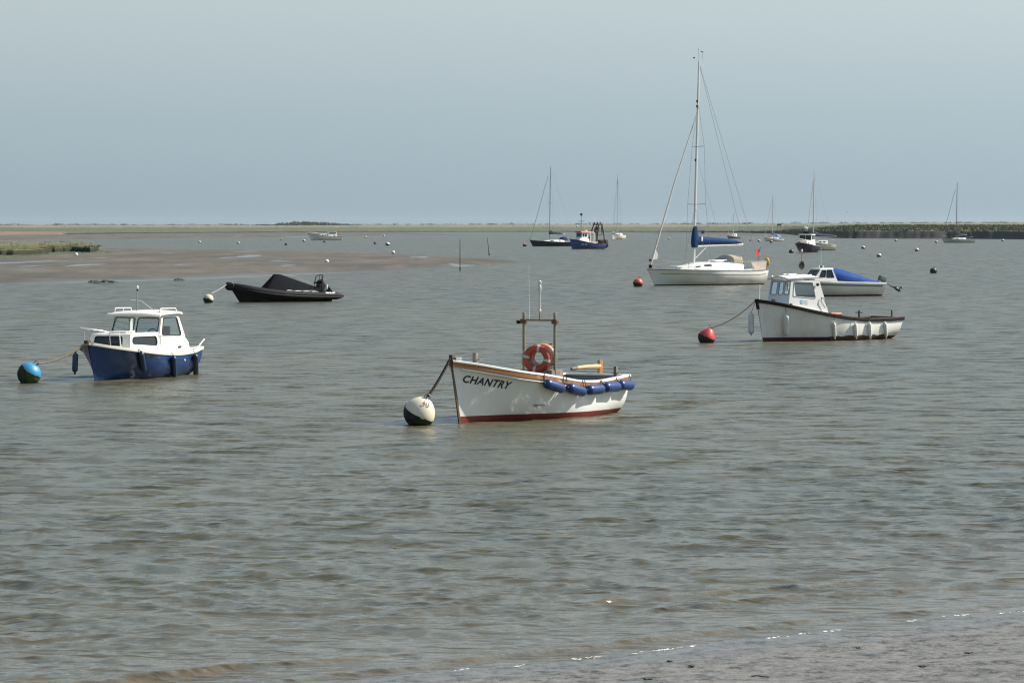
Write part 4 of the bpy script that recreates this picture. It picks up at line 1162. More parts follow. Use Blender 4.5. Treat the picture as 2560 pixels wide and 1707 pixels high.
    MB().tube([(-2.66, -.10, 1.68), (-2.70, -.10, 2.33)], 0.013, 8).build('lamp_mast', galv, o)
    MB().lathe([(0.018, 2.27), (0.026, 2.29), (0.026, 2.32)], 10, Matrix.Translation((-2.70, -.10, 0))).build('lamp_base', black_rubber, o)
    MB().lathe([(0.026, 2.32), (0.032, 2.34), (0.032, 2.38), (0.012, 2.41)], 10, Matrix.Translation((-2.70, -.10, 0))).build('lamp', white, o)
    MB().tube([(-3.3, .1, 1.70), (-3.3, .1, 1.80)], 0.02, 8).build('horn', galv, o)
    MB().tube([(-3.3, .1, 1.74), (-3.12, -.2, 2.0), (-3.0, -.45, 2.02)], 0.006, 5).build('whip_aerial', cream, o)
    MB().tube([(-2.42, .62, 1.64), (-2.52, .64, 1.74)], 0.01, 6).build('roof_cleat', black_rubber, o)
    # seats and wheel seen through the glass
    MB().box((-3.1, .40, .98), (.34, .36, .10)).build('helm_seat', cream, o, bevel=0.03)
    MB().box((-3.27, .40, 1.16), (.07, .36, .34)).build('seat_back', dark_in, o, bevel=0.03)
    MB().tube([(-2.62, .38 + .15 * math.cos(a), 1.12 + .15 * math.sin(a)) for a in [2 * math.pi * k / 16 for k in range(16)]], 0.014, 6, loop=True).build('steering_wheel', black_rubber, o)
    MB().box((-2.55, 0, 1.09), (.36, 1.3, .05)).build('dashboard', grey_in, o, bevel=.01)
    MB().box((-2.9, 0, .67), (1.7, 1.5, .04)).build('cabin_sole', grey_in, o)
    # bow and stern rails
    for s_ in (1, -1):
        MB().tube([(.50, 0, 1.30), (.42, s_ * .10, 1.34), (.12, s_ * .26, 1.30), (-.12, s_ * .36, 1.24), (-.16, s_ * .38, .92)], 0.012, 6).build('pulpit_rail', steel, o)
        MB().tube([(.33, s_ * .13, .97), (.34, s_ * .13, 1.33)], 0.011, 6).build('pulpit_post', steel, o)
        MB().tube([(-3.9, s_ * .80, .64), (-4.1, s_ * .80, .70), (-4.65, s_ * .76, .74), (-4.98, s_ * .78, .93)], 0.020, 6).build('stern_rail', white, o)
    MB().tube([(-4.65, .76, .74), (-4.72, 0, .75), (-4.65, -.76, .74)], 0.018, 6).build('stern_bar', white, o)
    MB().tube([(-.15, -.50, 1.36), (-.42, .50, 1.22), (-.44, .53, .86)], 0.020, 6).build('handrail', white, o)
    MB().box((-3.35, .835, .78), (.16, .012, .05)).build('vent', dark_in, o)
    MB().lathe([(.0, 0), (.032, 0.002), (.026, 0.02)], 10, Matrix.Translation(h.on(-3.35, .43, 1, .0)) @ Matrix.Rotation(R(-90), 4, 'X')).build('outlet', white, o)
    # fenders
    nm = ['dark fender hung at the bow of the blue cabin boat, ahead of its stem', 'dark blue fender amidships on the blue cabin boat', 'dark blue fender under the wheelhouse window of the blue cabin boat', 'dark blue fender nearest the stern of the blue cabin boat']
    Z = lambda x, y: (20 + x * .2296, 690 + y * .2296)
    for i, (a, b) in enumerate((((1448, 828), (1482, 1036)), ((1802, 872), (1812, 1098)), ((2040, 862), (2047, 1072)))):
        A = cam_to_hull(ps, h, *Z(*a), .10); B = cam_to_hull(ps, h, *Z(*b), .105)
        t = h.t_of(A[0], .6); e = h.P(t, h.zs(t))
        fender(ps, A, B, 0.075, teal_fender, nm[i + 1], 'fenders on the blue cabin boat', [(A, (e.x, e.y + .04, e.z + .02))])
    fender(ps, (.26, -.42, .735), (.30, -.42, .21), 0.075, teal_fender, nm[0], 'fenders on the blue cabin boat', [((.26, -.42, .735), (.24, -.22, .94))])
    rt, tp = buoy(73, 957, 0.60, 'bright blue mooring buoy half covered in green weed at the far left', (0.03, 0.25, 0.47), tilt=(34, 6), cut=0.26, key='blue', sink=0.13, weed_mat=paint('green_weed_coat', (0.012, 0.020, 0.006), 0.8, 1.0, 2.6, dirt_col=(0.070, 0.115, 0.015), bump=0.9, bump_scale=25))
    rt2 = MB()
    line_thing('mooring_rope', sag(ps.w(.42, 0, 1.0), tp - Vector((0.0, 0, 0.03)), 0.12), 0.020, rope_tan, 'frayed tan rope from the blue cabin boat to the blue buoy', 'rope', 'mooring ropes')
build_blue_boat()

# ------------------------------------------------------------------ white boat with wheelhouse
def build_white_boat():
    ps = Pose(1907.5, 853.8, -140)
    h = Hull(5.9, [(0, .80), (.2, .95), (.45, 1.05), (.65, 1.0), (.8, .78), (.92, .42), (1, .02)],
             [(0, .752), (.09, .728), (.27, .721), (.438, .787), (.588, .91), (.722, 1.063), (.838, 1.229), (.938, 1.373), (1, 1.45)],
             keel=lambda t: lerp(-0.10, -0.45, smooth(0, .35, t)), rake=0.32, srake=0.25, p=3.6, q=1.7, k=0.95, blend=(.4, .92))
    o = thing('wheelhouse_boat', ps.o, ps.th, 'white open boat with forward wheelhouse, black rail and white fenders', 'boat')
    hw = paint('stained_white', (0.80, 0.80, 0.77), 0.3, 0.3, 1.2, coat=0.3, dirt_col=(0.46, 0.42, 0.32), streak=0.4)
    old_red = paint('old_red_antifouling', (0.10, 0.012, 0.010), 0.65, 0.7, 4, dirt_col=(0.035, 0.015, 0.010))
    zr = lambda t: 0.12 + 0.02 * t
    h.skin(zr, lambda t: h.zs(t), 42, 10).build('hull', hw, o)
    h.skin(lambda t: h.zk(t) + 0.01, lambda t: zr(t) - .0005, 42, 5).build('bottom', old_red, o)
    gw = paint('green_weed', (0.040, 0.045, 0.012), 0.8, 0.7, 5, dirt_col=(0.09, 0.08, 0.03))
    h.stripe(lambda t: .09, lambda t: .135 + .045 * abs(math.sin(t * 31)) * smooth(.62, .5, t), .004, .12, .60, 60).build('weed_line', gw, o)
    for side in (1, -1):
        h.rail([(0.0, -0.10), (0.045, -0.09), (0.055, -0.03), (0.045, 0.02), (-0.08, 0.025), (-0.08, -0.01)], side=side).build('rubbing_rail', black_rubber if side > 0 else black_rubber, o)
    h.deck(lambda t: h.zs(t) - .012, .60, .995, inset=.02, camber=.05).build('foredeck', hw, o)
    h.skin(lambda t: .2, lambda t: h.zs(t) - .012, 30, 6, off=.05, b=.62).build('inner_skin', dark_in, o)
    h.deck(lambda t: .21, 0, .62, inset=.06).build('sole', dark_in, o)
    for side in (1, -1):
        h.rail([(-.02, -.03), (-.02, .028), (-.17, .028), (-.17, -.01)], a=0, b=.5, side=side).build('side_deck', grey_wood, o)
    zt = h.zs(0)
    MB().box((h.xz(0, zt) + .06, 0, zt + .005), (.16, 1.62, .05)).build('transom_cap', grey_wood, o, bevel=.01)
    # black stem band
    pts = [Vector((h.rake * z / h.zb + .012, 0, z)) for z in (1.12, 1.2, 1.3, 1.40, 1.47)]
    MB().rings([[p + Vector((a, b, 0)) for a, b in ((-.05, .05), (.03, .03), (.03, -.03), (-.05, -.05))] for p in pts]).build('stem_band', black_rubber, o)
    MB().tube([(.08, -.12, 1.38), (.06, -.12, 1.97)], .022, 8).build('bow_post', white, o)
    MB().box((-.30, .20, 1.40), (.10, .10, .12)).build('bow_cleat', dark_wood, o, bevel=.015)
    MB().box((-.72, .64, 1.27), (.10, .06, .10)).build('side_cleat', dark_wood, o, bevel=.012)
    # wheelhouse
    house_white = paint('wheelhouse_white', (0.72, 0.72, 0.70), 0.4, 0.25, 2, dirt_col=(0.5, 0.48, 0.42))  # one white paint for all the wheelhouse walls and the roof
    trim = paint('grey_window_trim', (0.34, 0.37, 0.40), 0.5, 0.2, 5)
    F = [(-.66, -.52, 1.10), (-.66, .555, 1.10), (-.86, .50, 2.13), (-.86, -.48, 2.13)]
    panel('front_wall', F, [(.06, .36, .50, .93), (.43, .66, .50, .93), (.72, .96, .50, .93)], .03, house_white, o, trim, window_glass, .016, .03)
    panel('side_wall', [(-.66, .56, 1.08), (-2.44, .80, .84), (-2.07, .66, 2.10), (-.86, .505, 2.13)], [(.10, .74, .47, .94)], .03, house_white, o, trim, window_glass, .014, .05)
    panel('side_wall', [(-2.44, -.78, .84), (-.66, -.525, 1.08), (-.86, -.485, 2.13), (-2.07, -.64, 2.10)], [(.26, .90, .47, .94)], .03, house_white, o, trim, window_glass, .014, .05)
    rows = []
    for x, w, zc in ((-.72, .50, 2.15), (-.80, .54, 2.155), (-1.4, .60, 2.19), (-2.0, .68, 2.20), (-2.14, .69, 2.17)):
        rows.append([Vector((x, y * w, zc - .03 + .09 * (1 - abs(y) ** 1.5))) for y in (-1, -.7, -.35, 0, .35, .7, 1)])
    MB().strip(rows).build('roof', house_white, o, solid=-.045)
    MB().tube([(-1.2, .35, 2.21), (-1.25, .36, 2.28), (-1.95, .40, 2.29), (-2.0, .42, 2.20)], .014, 6).build('roof_rail', white, o)
    MB().tube([(-1.2, -.30, 2.22), (-1.25, -.30, 2.30), (-1.95, -.36, 2.31), (-2.0, -.38, 2.21)], .014, 6).build('roof_rail', white, o)
    MB().lathe([(.03, 0), (.05, .02), (.05, .07), (.02, .10)], 10, Matrix.Translation((-.80, -.38, 2.17))).build('lamp', white, o)
    MB().lathe([(.02, 0), (.035, .02), (.03, .07)], 10, Matrix.Translation((-.76, -.25, 2.17))).build('lamp', white, o)
    MB().tube([(-1.85, 0, 2.22), (-1.87, 0, 3.10)], .012, 8).build('pole', galv, o)
    MB().lathe([(.01, 3.08), (.035, 3.10), (.035, 3.15), (.01, 3.18)], 10, Matrix.Translation((-1.87, 0, 0))).build('lamp', white, o)
    rr = MB()
    for k in range(3):
        q = Matrix.Translation((-1.865, 0, 2.62)) @ (Matrix.Identity(4), Matrix.Rotation(R(90), 4, 'X'), Matrix.Rotation(R(90), 4, 'Y'))[k]
        rr.lathe([(.005, -.003), (.15, -.003), (.15, .003), (.005, .003)], 14, q)
    rr.build('radar_reflector', paint('dull_grey_metal', (.16, .16, .15), .5, .3, 8, metal=.4), o)
    MB().lathe([(.0, 0), (.055, .0), (.055, .05), (.03, .06)], 12, Matrix.Translation((-1.93, .70, 1.95)) @ Matrix.Rotation(R(-80), 4, 'X')).build('deck_light', black_rubber, o)
    MB().tube([(-2.10, .745, 1.50), (-2.14, .80, 1.48), (-2.27, .83, 1.22), (-2.22, .80, 1.14), (-2.06, .76, 1.36), (-2.10, .745, 1.50)], .013, 6).build('grab_handle', grey_wood, o)
    # faded notice on the wheelhouse side
    S = [Vector(v) for v in ((-.66, .56, 1.08), (-2.44, .80, .84), (-2.07, .66, 2.10), (-.86, .505, 2.13))]
    f = lambda u, v: S[0] * (1 - u) * (1 - v) + S[1] * u * (1 - v) + S[2] * u * v + S[3] * (1 - u) * v
    nn = (S[1] - S[0]).cross(S[3] - S[0]).normalized() * .012
    pale = paint('pale_blue_print', (.30, .50, .62), .5, .2, 20); greyp = paint('grey_print', (.38, .42, .44), .5, .2, 20)
    MB().add([f(u, v) + nn for u, v in ((.30, .27), (.38, .27), (.38, .39), (.30, .39))], [(0, 1, 2, 3)]).build('printed_emblem', pale, o)
    for k in range(3):
        MB().add([f(u, v) + nn for u, v in ((.40, .27 + .05 * k), (.50, .27 + .05 * k), (.50, .285 + .05 * k), (.40, .285 + .05 * k))], [(0, 1, 2, 3)]).build('printed_line', greyp, o)
    # posts, coaming and gear aft
    MB().tube([(-4.62, 0.1, .6), (-4.62, .1, 1.0)], .035, 8).build('mooring_post', dark_wood, o)
    MB().tube([(-4.62, -.08, .93), (-4.62, .28, .93)], .018, 6).build('post_pin', dark_wood, o)
    MB().tube([(-6.02, .35, .7), (-6.02, .35, 1.0)], .03, 8).build('mooring_post', dark_wood, o)
    MB().box((-2.62, 0, .62), (.06, 1.5, .5)).build('engine_bulkhead', dark_in, o)
    MB().box((-3.6, 0, .42), (.6, .5, .42)).build('engine_box', dark_in, o, bevel=.02)
    t_ = thing('orange_float', ps.w(-2.98, .55, .80), ps.th, 'orange plastic float lying behind the white wheelhouse', 'float')
    MB().tube([(-.30, 0, .10), (-.24, 0, .11), (.05, 0, .12), (.16, .0, .13), (.24, 0, .13)], [.03, .05, .05, .035, .05], 10).build('body', paint('faded_orange', (.62, .17, .08), .5, .3, 6), t_)
    MB().tube([(.24, 0, .13), (.30, 0, .13)], .02, 8).build('neck', paint('faded_orange', (.62, .17, .08)), t_)
    # fenders
    names = ['dirty white fender hanging in front of the bow of the wheelhouse boat', 'large white fender below the wheelhouse near the bow', 'slim white fender just behind the wheelhouse',
             'third slim white fender from the stern of the wheelhouse boat', 'second slim white fender from the stern of the wheelhouse boat', 'slim white fender nearest the stern of the wheelhouse boat']
    Z = lambda x, y: (1720 + x * .2551, 640 + y * .2551)
    for i, (a, b, r) in enumerate((((962, 572), (964, 776), .105), ((1430, 652), (1438, 800), .062), ((1638, 655), (1650, 800), .062), ((1778, 650), (1787, 800), .062), ((1930, 650), (1940, 795), .062))):
        A = cam_to_hull(ps, h, *Z(*a), r + .015); B = cam_to_hull(ps, h, *Z(*b), r + .02)
        t = h.t_of(A[0], .8); e = h.P(t, h.zs(t))
        fender(ps, A, B, r, white_fender, names[i + 1], 'white fenders on the wheelhouse boat', [(A, (e.x, e.y + .06, e.z + .02))])
    fender(ps, (.20, -.38, 1.0), (.20, -.38, .24), .10, white_fender, names[0], 'white fenders on the wheelhouse boat', [((.20, -.38, 1.0), (.22, -.14, 1.40))])
    rt, tp = buoy(1767, 857, .60, 'red mooring buoy roped to the white wheelhouse boat', (.50, .035, .045), tilt=(22, 4), cut=-.05, key='red', sink=.16, taper=.34)
    line_thing('mooring_rope', sag(ps.w(.36, 0, 1.42), tp - Vector((0, 0, .03)), .14), .018, rope_dark, 'dark rope from the wheelhouse boat down to its red buoy', 'rope', 'mooring ropes')
    k = ps.w(.36, 0, 1.42).lerp(tp, .8)
build_white_boat()

# ------------------------------------------------------------------ black inflatable
def build_inflatable():
    ps = Pose(598.8, 755.4, -150)
    o = thing('inflatable_boat', ps.o, ps.th, 'black rigid inflatable boat with a black cover rigged over it', 'inflatable boat')
    side = curve([(-5.15, .95), (-3.0, .97), (-1.6, .90), (-.6, .68), (.1, .40), (.52, .0)])
    zc = curve([(-5.6, .29), (-3.6, .33), (-2.2, .41), (-.8, .58), (.0, .74), (.6, .83)])
    hl = Hull(5.1, [(0, .72), (.4, .80), (.65, .66), (.82, .40), (.94, .15), (1, .02)], [(0, .22), (.4, .28), (.65, .40), (.85, .58), (1, .72)], keel=-.3, rake=.50, srake=0, p=1.6, q=1.3, k=.9)
    hl.skin(lambda t: -.25, lambda t: hl.zs(t), 30, 6).build('hull', black_rubber, o)
    hl.deck(lambda t: hl.zs(t) - .02, 0, .97).build('deck', dark_in, o)
    pts = []; rs = []
    xs = [-5.62, -5.50, -5.2, -4.5, -3.8, -3.0, -2.3, -1.6, -1.0, -.5, -.1, .2, .4]
    for x in xs: pts.append(Vector((x, side(x), zc(x)))); rs.append(.05 if x < -5.6 else .12 if x < -5.4 else .2)
    arc = [Vector((.52, .22, .80)), Vector((.60, .08, .825)), Vector((.62, 0, .83))]
    full = pts + arc + [Vector((p.x, -p.y, p.z)) for p in reversed(pts + arc[:-1])]
    fr = rs + [.195, .19, .19] + [.19, .195] + list(reversed(rs))
    MB().tube(full, fr, 14).build('tube', hypalon, o)
    for s_ in (1, -1):
        MB().tube([Vector((p.x, s_ * (p.y + .195), p.z - .05)) for p in pts[1:-1]], .022, 6).build('rubbing_strip', paint('grey_rubber', (.03, .03, .03), .6, .3, 4), o)
        MB().tube([Vector((x, s_ * (side(x) + .1), zc(x) + .185)) for x in (-4.0, -3.3, -2.6, -1.9, -1.2)], .010, 5).build('lifeline', rope_dark, o)
    for x in (-2.45, -2.95, -3.45, -3.95):
        m = MB().tube([(x + .2, side(x) - .02, zc(x) + .20), (x, side(x) - .06, zc(x) + .215), (x - .2, side(x) - .02, zc(x) + .20)], [.012, .032, .012], 6); m.build('cover_lashing', letter_white, o)
    MB().lathe([(.0, .03), (.05, .02), (.055, -.02), (.0, -.03)], 10, Matrix.Translation((-5.25, .99, .44))).build('end_fitting', steel, o)
    MB().box((.50, 0, 1.02), (.16, .10, .07)).build('bow_fitting', steel, o, bevel=.01)
    MB().box((.60, 0, .98), (.26, .2, .14)).build('bow_pad', black_rubber, o, bevel=.03)
    # cover: ridge tent over the console
    A, B, C, D = Vector((-1.35, .42, .62)), Vector((-1.35, -.42, .66)), Vector((-4.55, .50, .60)), Vector((-4.55, -.5, .60))
    r0, r1, r2 = Vector((-2.02, .10, 1.44)), Vector((-2.32, .14, 1.44)), Vector((-4.5, .10, .74))
    l0, l1 = Vector((-2.02, -.10, 1.45)), Vector((-2.32, -.14, 1.45))
    c1, c2 = Vector((-2.4, .62, .60)), Vector((-2.4, -.62, .62))
    mb = MB(); mb.add([A, B, C, D, r0, r1, r2, l0, l1, c1, c2, Vector((-4.5, -.1, .74))],
        [(1, 0, 4, 7), (0, 9, 5, 4), (9, 2, 6, 5), (4, 5, 8, 7), (5, 6, 11, 8), (1, 7, 8, 10), (10, 8, 11, 3), (2, 3, 11, 6)])
    mb.build('cover', black_cloth, o, bevel=.03, seg=2)
    MB().tube([(-2.3, .0, 1.45), (-3.2, .0, 1.33), (-4.55, .0, .80)], .010, 5).build('ridge_rope', rope_pale, o)
    # frame, engine and seat
    for s_ in (1, -1):
        MB().tube([(-4.62, s_ * .42, .45), (-4.58, s_ * .42, .85), (-4.68, s_ * .40, 1.32), (-4.74, s_ * .34, 1.37), (-4.80, 0, 1.38)], .022, 6).build('frame_side', black_rubber, o)
        MB().tube([(-4.70, s_ * .14, .9), (-4.76, s_ * .14, 1.37)], .014, 6).build('frame_bar', black_rubber, o)
    MB().tube([(-4.60, -.42, .98), (-4.60, .42, .98)], .05, 6).build('frame_cross', black_cloth, o)
    MB().hexa([(-4.45, -.26, .35), (-5.05, -.26, .35), (-5.05, .26, .35), (-4.45, .26, .35)], [(-4.6, -.2, .98), (-4.92, -.2, .98), (-4.92, .2, .98), (-4.6, .2, .98)]).build('console', black_rubber, o, bevel=.05)
    MB().lathe([(.0, .0), (.17, .02), (.20, .12), (.17, .26), (.06, .33)], 14, Matrix.Translation((-4.76, -.05, .82))).build('engine_cowl', black_rubber, o)
    MB().hexa([(-5.05, -.3, .3), (-5.5, -.3, .3), (-5.5, .3, .3), (-5.05, .3, .3)], [(-4.98, -.2, .86), (-5.08, -.2, .86), (-5.08, .2, .86), (-4.98, .2, .86)]).build('seat_cover', black_cloth, o, bevel=.03)
    MB().tube([(-4.78, .34, .56), (-4.88, .36, .66), (-4.93, .37, .80), (-4.95, .37, .90)], [.03, .075, .07, .035], 10).build('stowed_fender', white_fender, o)
    def place(u, v):
        x = -4.50 - u; return Vector((x, side(x) + .19 * math.cos(R(38)) + .006 - v * .62, zc(x) + .19 * math.sin(R(38)) + .006 + v * .78))
    letters('RIBCRAFT', .13, place, letter_white, o, bold=.006, spacing=.98)
    rt, tp = buoy(521, 757, .53, 'cream mooring buoy roped to the black inflatable', (.60, .55, .36), tilt=(18, 0), cut=-.02, key='cream_rib', sink=.14)
    line_thing('mooring_rope', sag(ps.w(.66, 0, .98), tp - Vector((0, 0, .03)), .04), .022, rope_pale, 'pale rope from the black inflatable to its cream buoy', 'rope', 'mooring ropes')
build_inflatable()

# ------------------------------------------------------------------ sailing yacht
boot = paint('dark_boot_top', (.012, .035, .042), .4, .3, 3)
grey_line = paint('grey_line', (.20, .21, .22), .4, .2, 3)
def sail_cover(pts, rad, mat, parent, name='sail_cover', flat=.55):
    rings = []
    for p, (rw, rh) in zip(pts, rad):
        rings.append([Vector(p) + Vector((0, rw * math.cos(a), rh * math.sin(a))) for a in [2 * math.pi * k / 12 for k in range(12)]])
    return MB().rings(rings).build(name, mat, parent)
def build_yacht():
    ps = Pose(1636.5, 714, -142)
    h = Hull(9.1, [(0, 1.15), (.2, 1.5), (.45, 1.65), (.65, 1.45), (.8, 1.0), (.92, .45), (1, .02)],
             [(0, 1.02), (.13, .935), (.26, .94), (.45, .978), (.615, 1.004), (.763, 1.03), (.893, 1.062), (1, 1.10)], keel=-.5, rake=.62, srake=.1, p=2.2, q=1.5, k=.85)
    o = thing('sailing_yacht', ps.o, ps.th, 'large white sailing yacht with blue sail cover and tall mast', 'yacht')
    h.skin(lambda t: .07, lambda t: h.zs(t), 40, 9).build('hull', white, o)
    h.skin(lambda t: -.4, lambda t: .0695, 40, 4).build('boot_top', boot, o)
    h.deck(lambda t: h.zs(t) - .005, 0, .995, inset=.005, camber=.03).build('deck', cream, o)
    for s_ in (1, -1):
        h.stripe(lambda t: h.zs(t) - .29, lambda t: h.zs(t) - .25, .006, .03, .93, side=s_).build('cove_stripe', grey_line, o)
        h.rail([(.0, -.03), (.02, -.02), (.02, .03), (-.03, .04), (-.03, .0)], side=s_).build('toe_rail', grey_line, o)
    # coach roof
    sec = [(-1.75, .20, .03), (-2.1, .50, .16), (-2.7, .72, .30), (-3.4, .86, .46), (-4.2, .96, .54), (-5.4, 1.0, .58), (-6.4, 1.0, .56), (-7.0, 1.0, .50)]
    rows = []
    for x, w, hh in sec:
        z0 = h.zs(h.t_of(x, 1.0))
        rows.append([Vector((x, y * w, z0 + hh * f)) for y, f in ((1.12, -.02), (1.05, .5), (.92, .90), (.6, 1.0), (0, 1.06), (-.6, 1.0), (-.92, .90), (-1.05, .5), (-1.12, -.02))])
    mb = MB().strip(rows); n = 9; k = len(rows) - 1; mb.add(rows[k], [tuple(range(9))]); mb.build('coach_roof', white, o, smooth_deg=50)
    def cab(x, f, off=.008):
        i = max(j for j in range(len(sec)) if sec[j][0] >= x) if x < sec[0][0] else 0
        i = min(i, len(sec) - 2); t = (sec[i][0] - x) / (sec[i][0] - sec[i + 1][0]); w = lerp(sec[i][1], sec[i + 1][1], t); hh = lerp(sec[i][2], sec[i + 1][2], t)
        z0 = h.zs(h.t_of(x, 1.0)); a = lerp(1.05, .92, (f - .5) / .4)
        return Vector((x, a * w + off, z0 + hh * f))
    for x0, x1, f0, f1 in ((-3.55, -4.25, .52, .80), (-4.75, -6.15, .52, .82), (-2.9, -3.35, .52, .72)):
        MB().add([cab(x0, (f0 + f1) / 2), cab(x0 - .12, f0), cab(x1 + .06, f0), cab(x1, (f0 + f1) / 2), cab(x1 + .1, f1), cab(x0 - .1, f1)], [(0, 1, 2, 3, 4, 5)]).build('window', dark_glass, o)
    for x in (-6.70, -6.95):
        MB().add([cab(x, .6), cab(x - .07, .55), cab(x - .13, .75), cab(x - .02, .82)], [(0, 1, 2, 3)]).build('instrument', dark_glass, o)
    MB().box((-2.0, 0, 1.30), (.6, .9, .05)).build('fore_hatch', white, o, bevel=.015)
    MB().tube([(-4.2, .6, 1.60), (-4.3, .6, 1.66), (-6.0, .66, 1.66), (-6.1, .66, 1.58)], .022, 6).build('handrail', white, o)
    MB().box((-5.35, .25, 1.62), (.9, .55, .12)).build('sliding_hatch', white, o, bevel=.03)
    # mast, boom, sail cover
    mast_t = Vector((-3.90, 0, 15.05)); mast_b = Vector((-3.45, 0, 1.50))
    mp = lambda z: mast_b.lerp(mast_t, (z - mast_b.z) / (mast_t.z - mast_b.z))
    m = MB(); m.rings([[mp(z) + Vector((.10 * sc_ * math.cos(a), .065 * sc_ * math.sin(a), 0)) for a in [2 * math.pi * k / 10 for k in range(10)]] for z, sc_ in ((1.5, 1.05), (8, 1), (12.5, .9), (15.05, .62))])
    mast = m.build('mast', alloy, o)
    for z in (12.35, 12.0, 8.4): MB().box(mp(z) + Vector((.08, 0, 0)), (.09, .10, .16)).build('mast_fitting', black_rubber, mast, bevel=.01)
    MB().tube([mp(15.05), mp(15.05) + Vector((.06, 0, .85))], .012, 5).build('aerial', wire, mast)
    MB().tube([mp(15.0) + Vector((.45, 0, .22)), mp(15.05), mp(15.05) + Vector((-.3, -.0, .05))], .016, 5).build('wind_arm', wire, mast)
    MB().lathe([(.0, 0), (.06, .02), (.06, .08), (.0, .1)], 8, Matrix.Translation(mp(15.0) + Vector((.45, 0, .20)))).build('wind_cups', black_rubber, mast)
    MB().tube([mp(15.05) + Vector((-.3, 0, .05)), mp(15.05) + Vector((-.3, 0, .62))], .008, 5).build('vane_rod', wire, mast)
    MB().add([mp(15.05) + Vector((-.5, 0, .60)), mp(15.05) + Vector((-.15, 0, .58)), mp(15.05) + Vector((-.15, 0, .66))], [(0, 1, 2)]).build('vane', black_rubber, mast, solid=.01)
    for z, w in ((9.3, .62), (5.42, .92)):
        for s_ in (1, -1): MB().tube([mp(z), mp(z) + Vector((-.12, s_ * w, .03))], .022, 6).build('spreader', alloy, mast)
    boom = MB().tube([(-3.62, 0, 2.62), (-7.85, 0, 2.72)], .085, 10).build('boom', white, o)
    sail_cover([(-3.60, 0, 2.95), (-4.0, 0, 2.98), (-5.0, 0, 2.96), (-6.2, 0, 2.92), (-7.2, 0, 2.86), (-7.75, 0, 2.80)], [(.17, .34), (.18, .30), (.17, .25), (.15, .21), (.12, .15), (.07, .07)], sail_blue, o)
    sail_cover([mp(2.5) + Vector((.0, 0, 0)), mp(2.7), mp(3.2), mp(3.7), mp(4.0)], [(.2, .02)] * 5, sail_blue, o, 'mast_cover_inner') if False else None
    m = MB(); m.rings([[mp(z) + Vector((-.05 + a_ * math.cos(a), .15 * math.sin(a) * (a_ / .28), 0)) for a in [2 * math.pi * k / 12 for k in range(12)]] for z, a_ in ((2.52, .26), (2.8, .32), (3.3, .30), (3.75, .22), (3.98, .13))]); m.build('mast_cover', sail_blue, o)
    MB().box((-4.02, .17, 3.10), (.16, .05, .30)).build('cover_badge', letter_white, o, bevel=.02)
    MB().tube([mp(1.78) - Vector((.1, 0, 0)), (-4.62, 0, 2.58)], .038, 8).build('kicking_strap', alloy, o)
    # rigging
    fs_b, fs_t = Vector((.36, 0, 1.35)), mp(12.35)
    MB().tube([fs_b, fs_b.lerp(fs_t, .12), fs_b.lerp(fs_t, .5), fs_t - Vector((0, 0, .6))], [.06, .055, .045, .03], 8).build('furled_sail', paint('sailcloth', (.60, .56, .50), .8, .4, 4, dirt_col=(.42, .36, .30)), o)
    MB().tube([fs_t - Vector((0, 0, .65)), fs_t], .016, 5).build('forestay', wire, o)
    MB().lathe([(.04, 0), (.12, .02), (.12, .22), (.04, .24)], 12, Matrix.Translation((.36, 0, 1.16))).build('furling_drum', black_rubber, o)
    MB().add([fs_b.lerp(fs_t, .10) + Vector((-.02, 0, 0)), fs_b.lerp(fs_t, .035) + Vector((-.03, .0, 0)), fs_b.lerp(fs_t, .04) + Vector((-.42, .02, -.02)), fs_b.lerp(fs_t, .06) + Vector((-.40, .02, .06))], [(0, 1, 2, 3)]).build('sail_clew', paint('sailcloth', (.60, .56, .50)), o, solid=.02)
    for s_ in (1, -1):
        MB().tube([mp(14.9), Vector((-9.0, s_ * .55, 1.1))], .012, 4).build('backstay', wire, o)
        c1, c2 = mp(9.3) + Vector((-.12, s_ * .62, .03)), mp(5.42) + Vector((-.12, s_ * .92, .03))
        MB().tube([mp(12.3), c1, c2, Vector((-3.9, s_ * 1.35, 1.02))], .011, 4).build('cap_shroud', wire, o)
        MB().tube([mp(5.3), Vector((-3.6, s_ * 1.3, 1.02))], .010, 4).build('lower_shroud', wire, o)
    MB().tube([mp(8.6), Vector((-5.2, .75, 3.05))], .007, 4).build('lazy_jack', wire, o)
    # rails and canvas
    for s_ in (1, -1):
        MB().tube([(.55, 0, 1.62), (.30, s_ * .22, 1.63), (-.5, s_ * .62, 1.60), (-.55, s_ * .64, 1.08)], .018, 6).build('pulpit', steel, o)
        MB().tube([(-.5, s_ * .62, 1.60), (-2.2, s_ * 1.27, 1.58), (-4, s_ * 1.6, 1.55), (-6, s_ * 1.6, 1.53), (-7.5, s_ * 1.45, 1.53)], .008, 4).build('guard_wire', wire, o)
        for x in (-2.0, -3.6, -5.2, -6.8):
            t = h.t_of(x, 1.0); e = h.P(t, h.zs(t), s_)
            MB().tube([(e.x, e.y - s_ * .04, e.z), (e.x, e.y - s_ * .04, e.z + .56)], .013, 5).build('stanchion', steel, o)
        MB().tube([(-7.5, s_ * 1.40, .95), (-7.5, s_ * 1.40, 1.55), (-8.9, s_ * 1.18, 1.60), (-9.15, s_ * .4, 1.62)], .018, 6).build('pushpit', steel, o)
        MB().add([(-7.3, s_ * 1.44, 1.52), (-8.95, s_ * 1.20, 1.56), (-8.9, s_ * 1.22, 1.02), (-7.75, s_ * 1.42, .98)], [(0, 1, 2, 3)]).build('dodger', beige_cloth, o, solid=.015)
    MB().lathe([(.02, 0), (.08, .04), (.08, .12), (.02, .16)], 8, Matrix.Translation((.40, .0, 1.62))).build('bow_light', black_rubber, o)
    rows = []
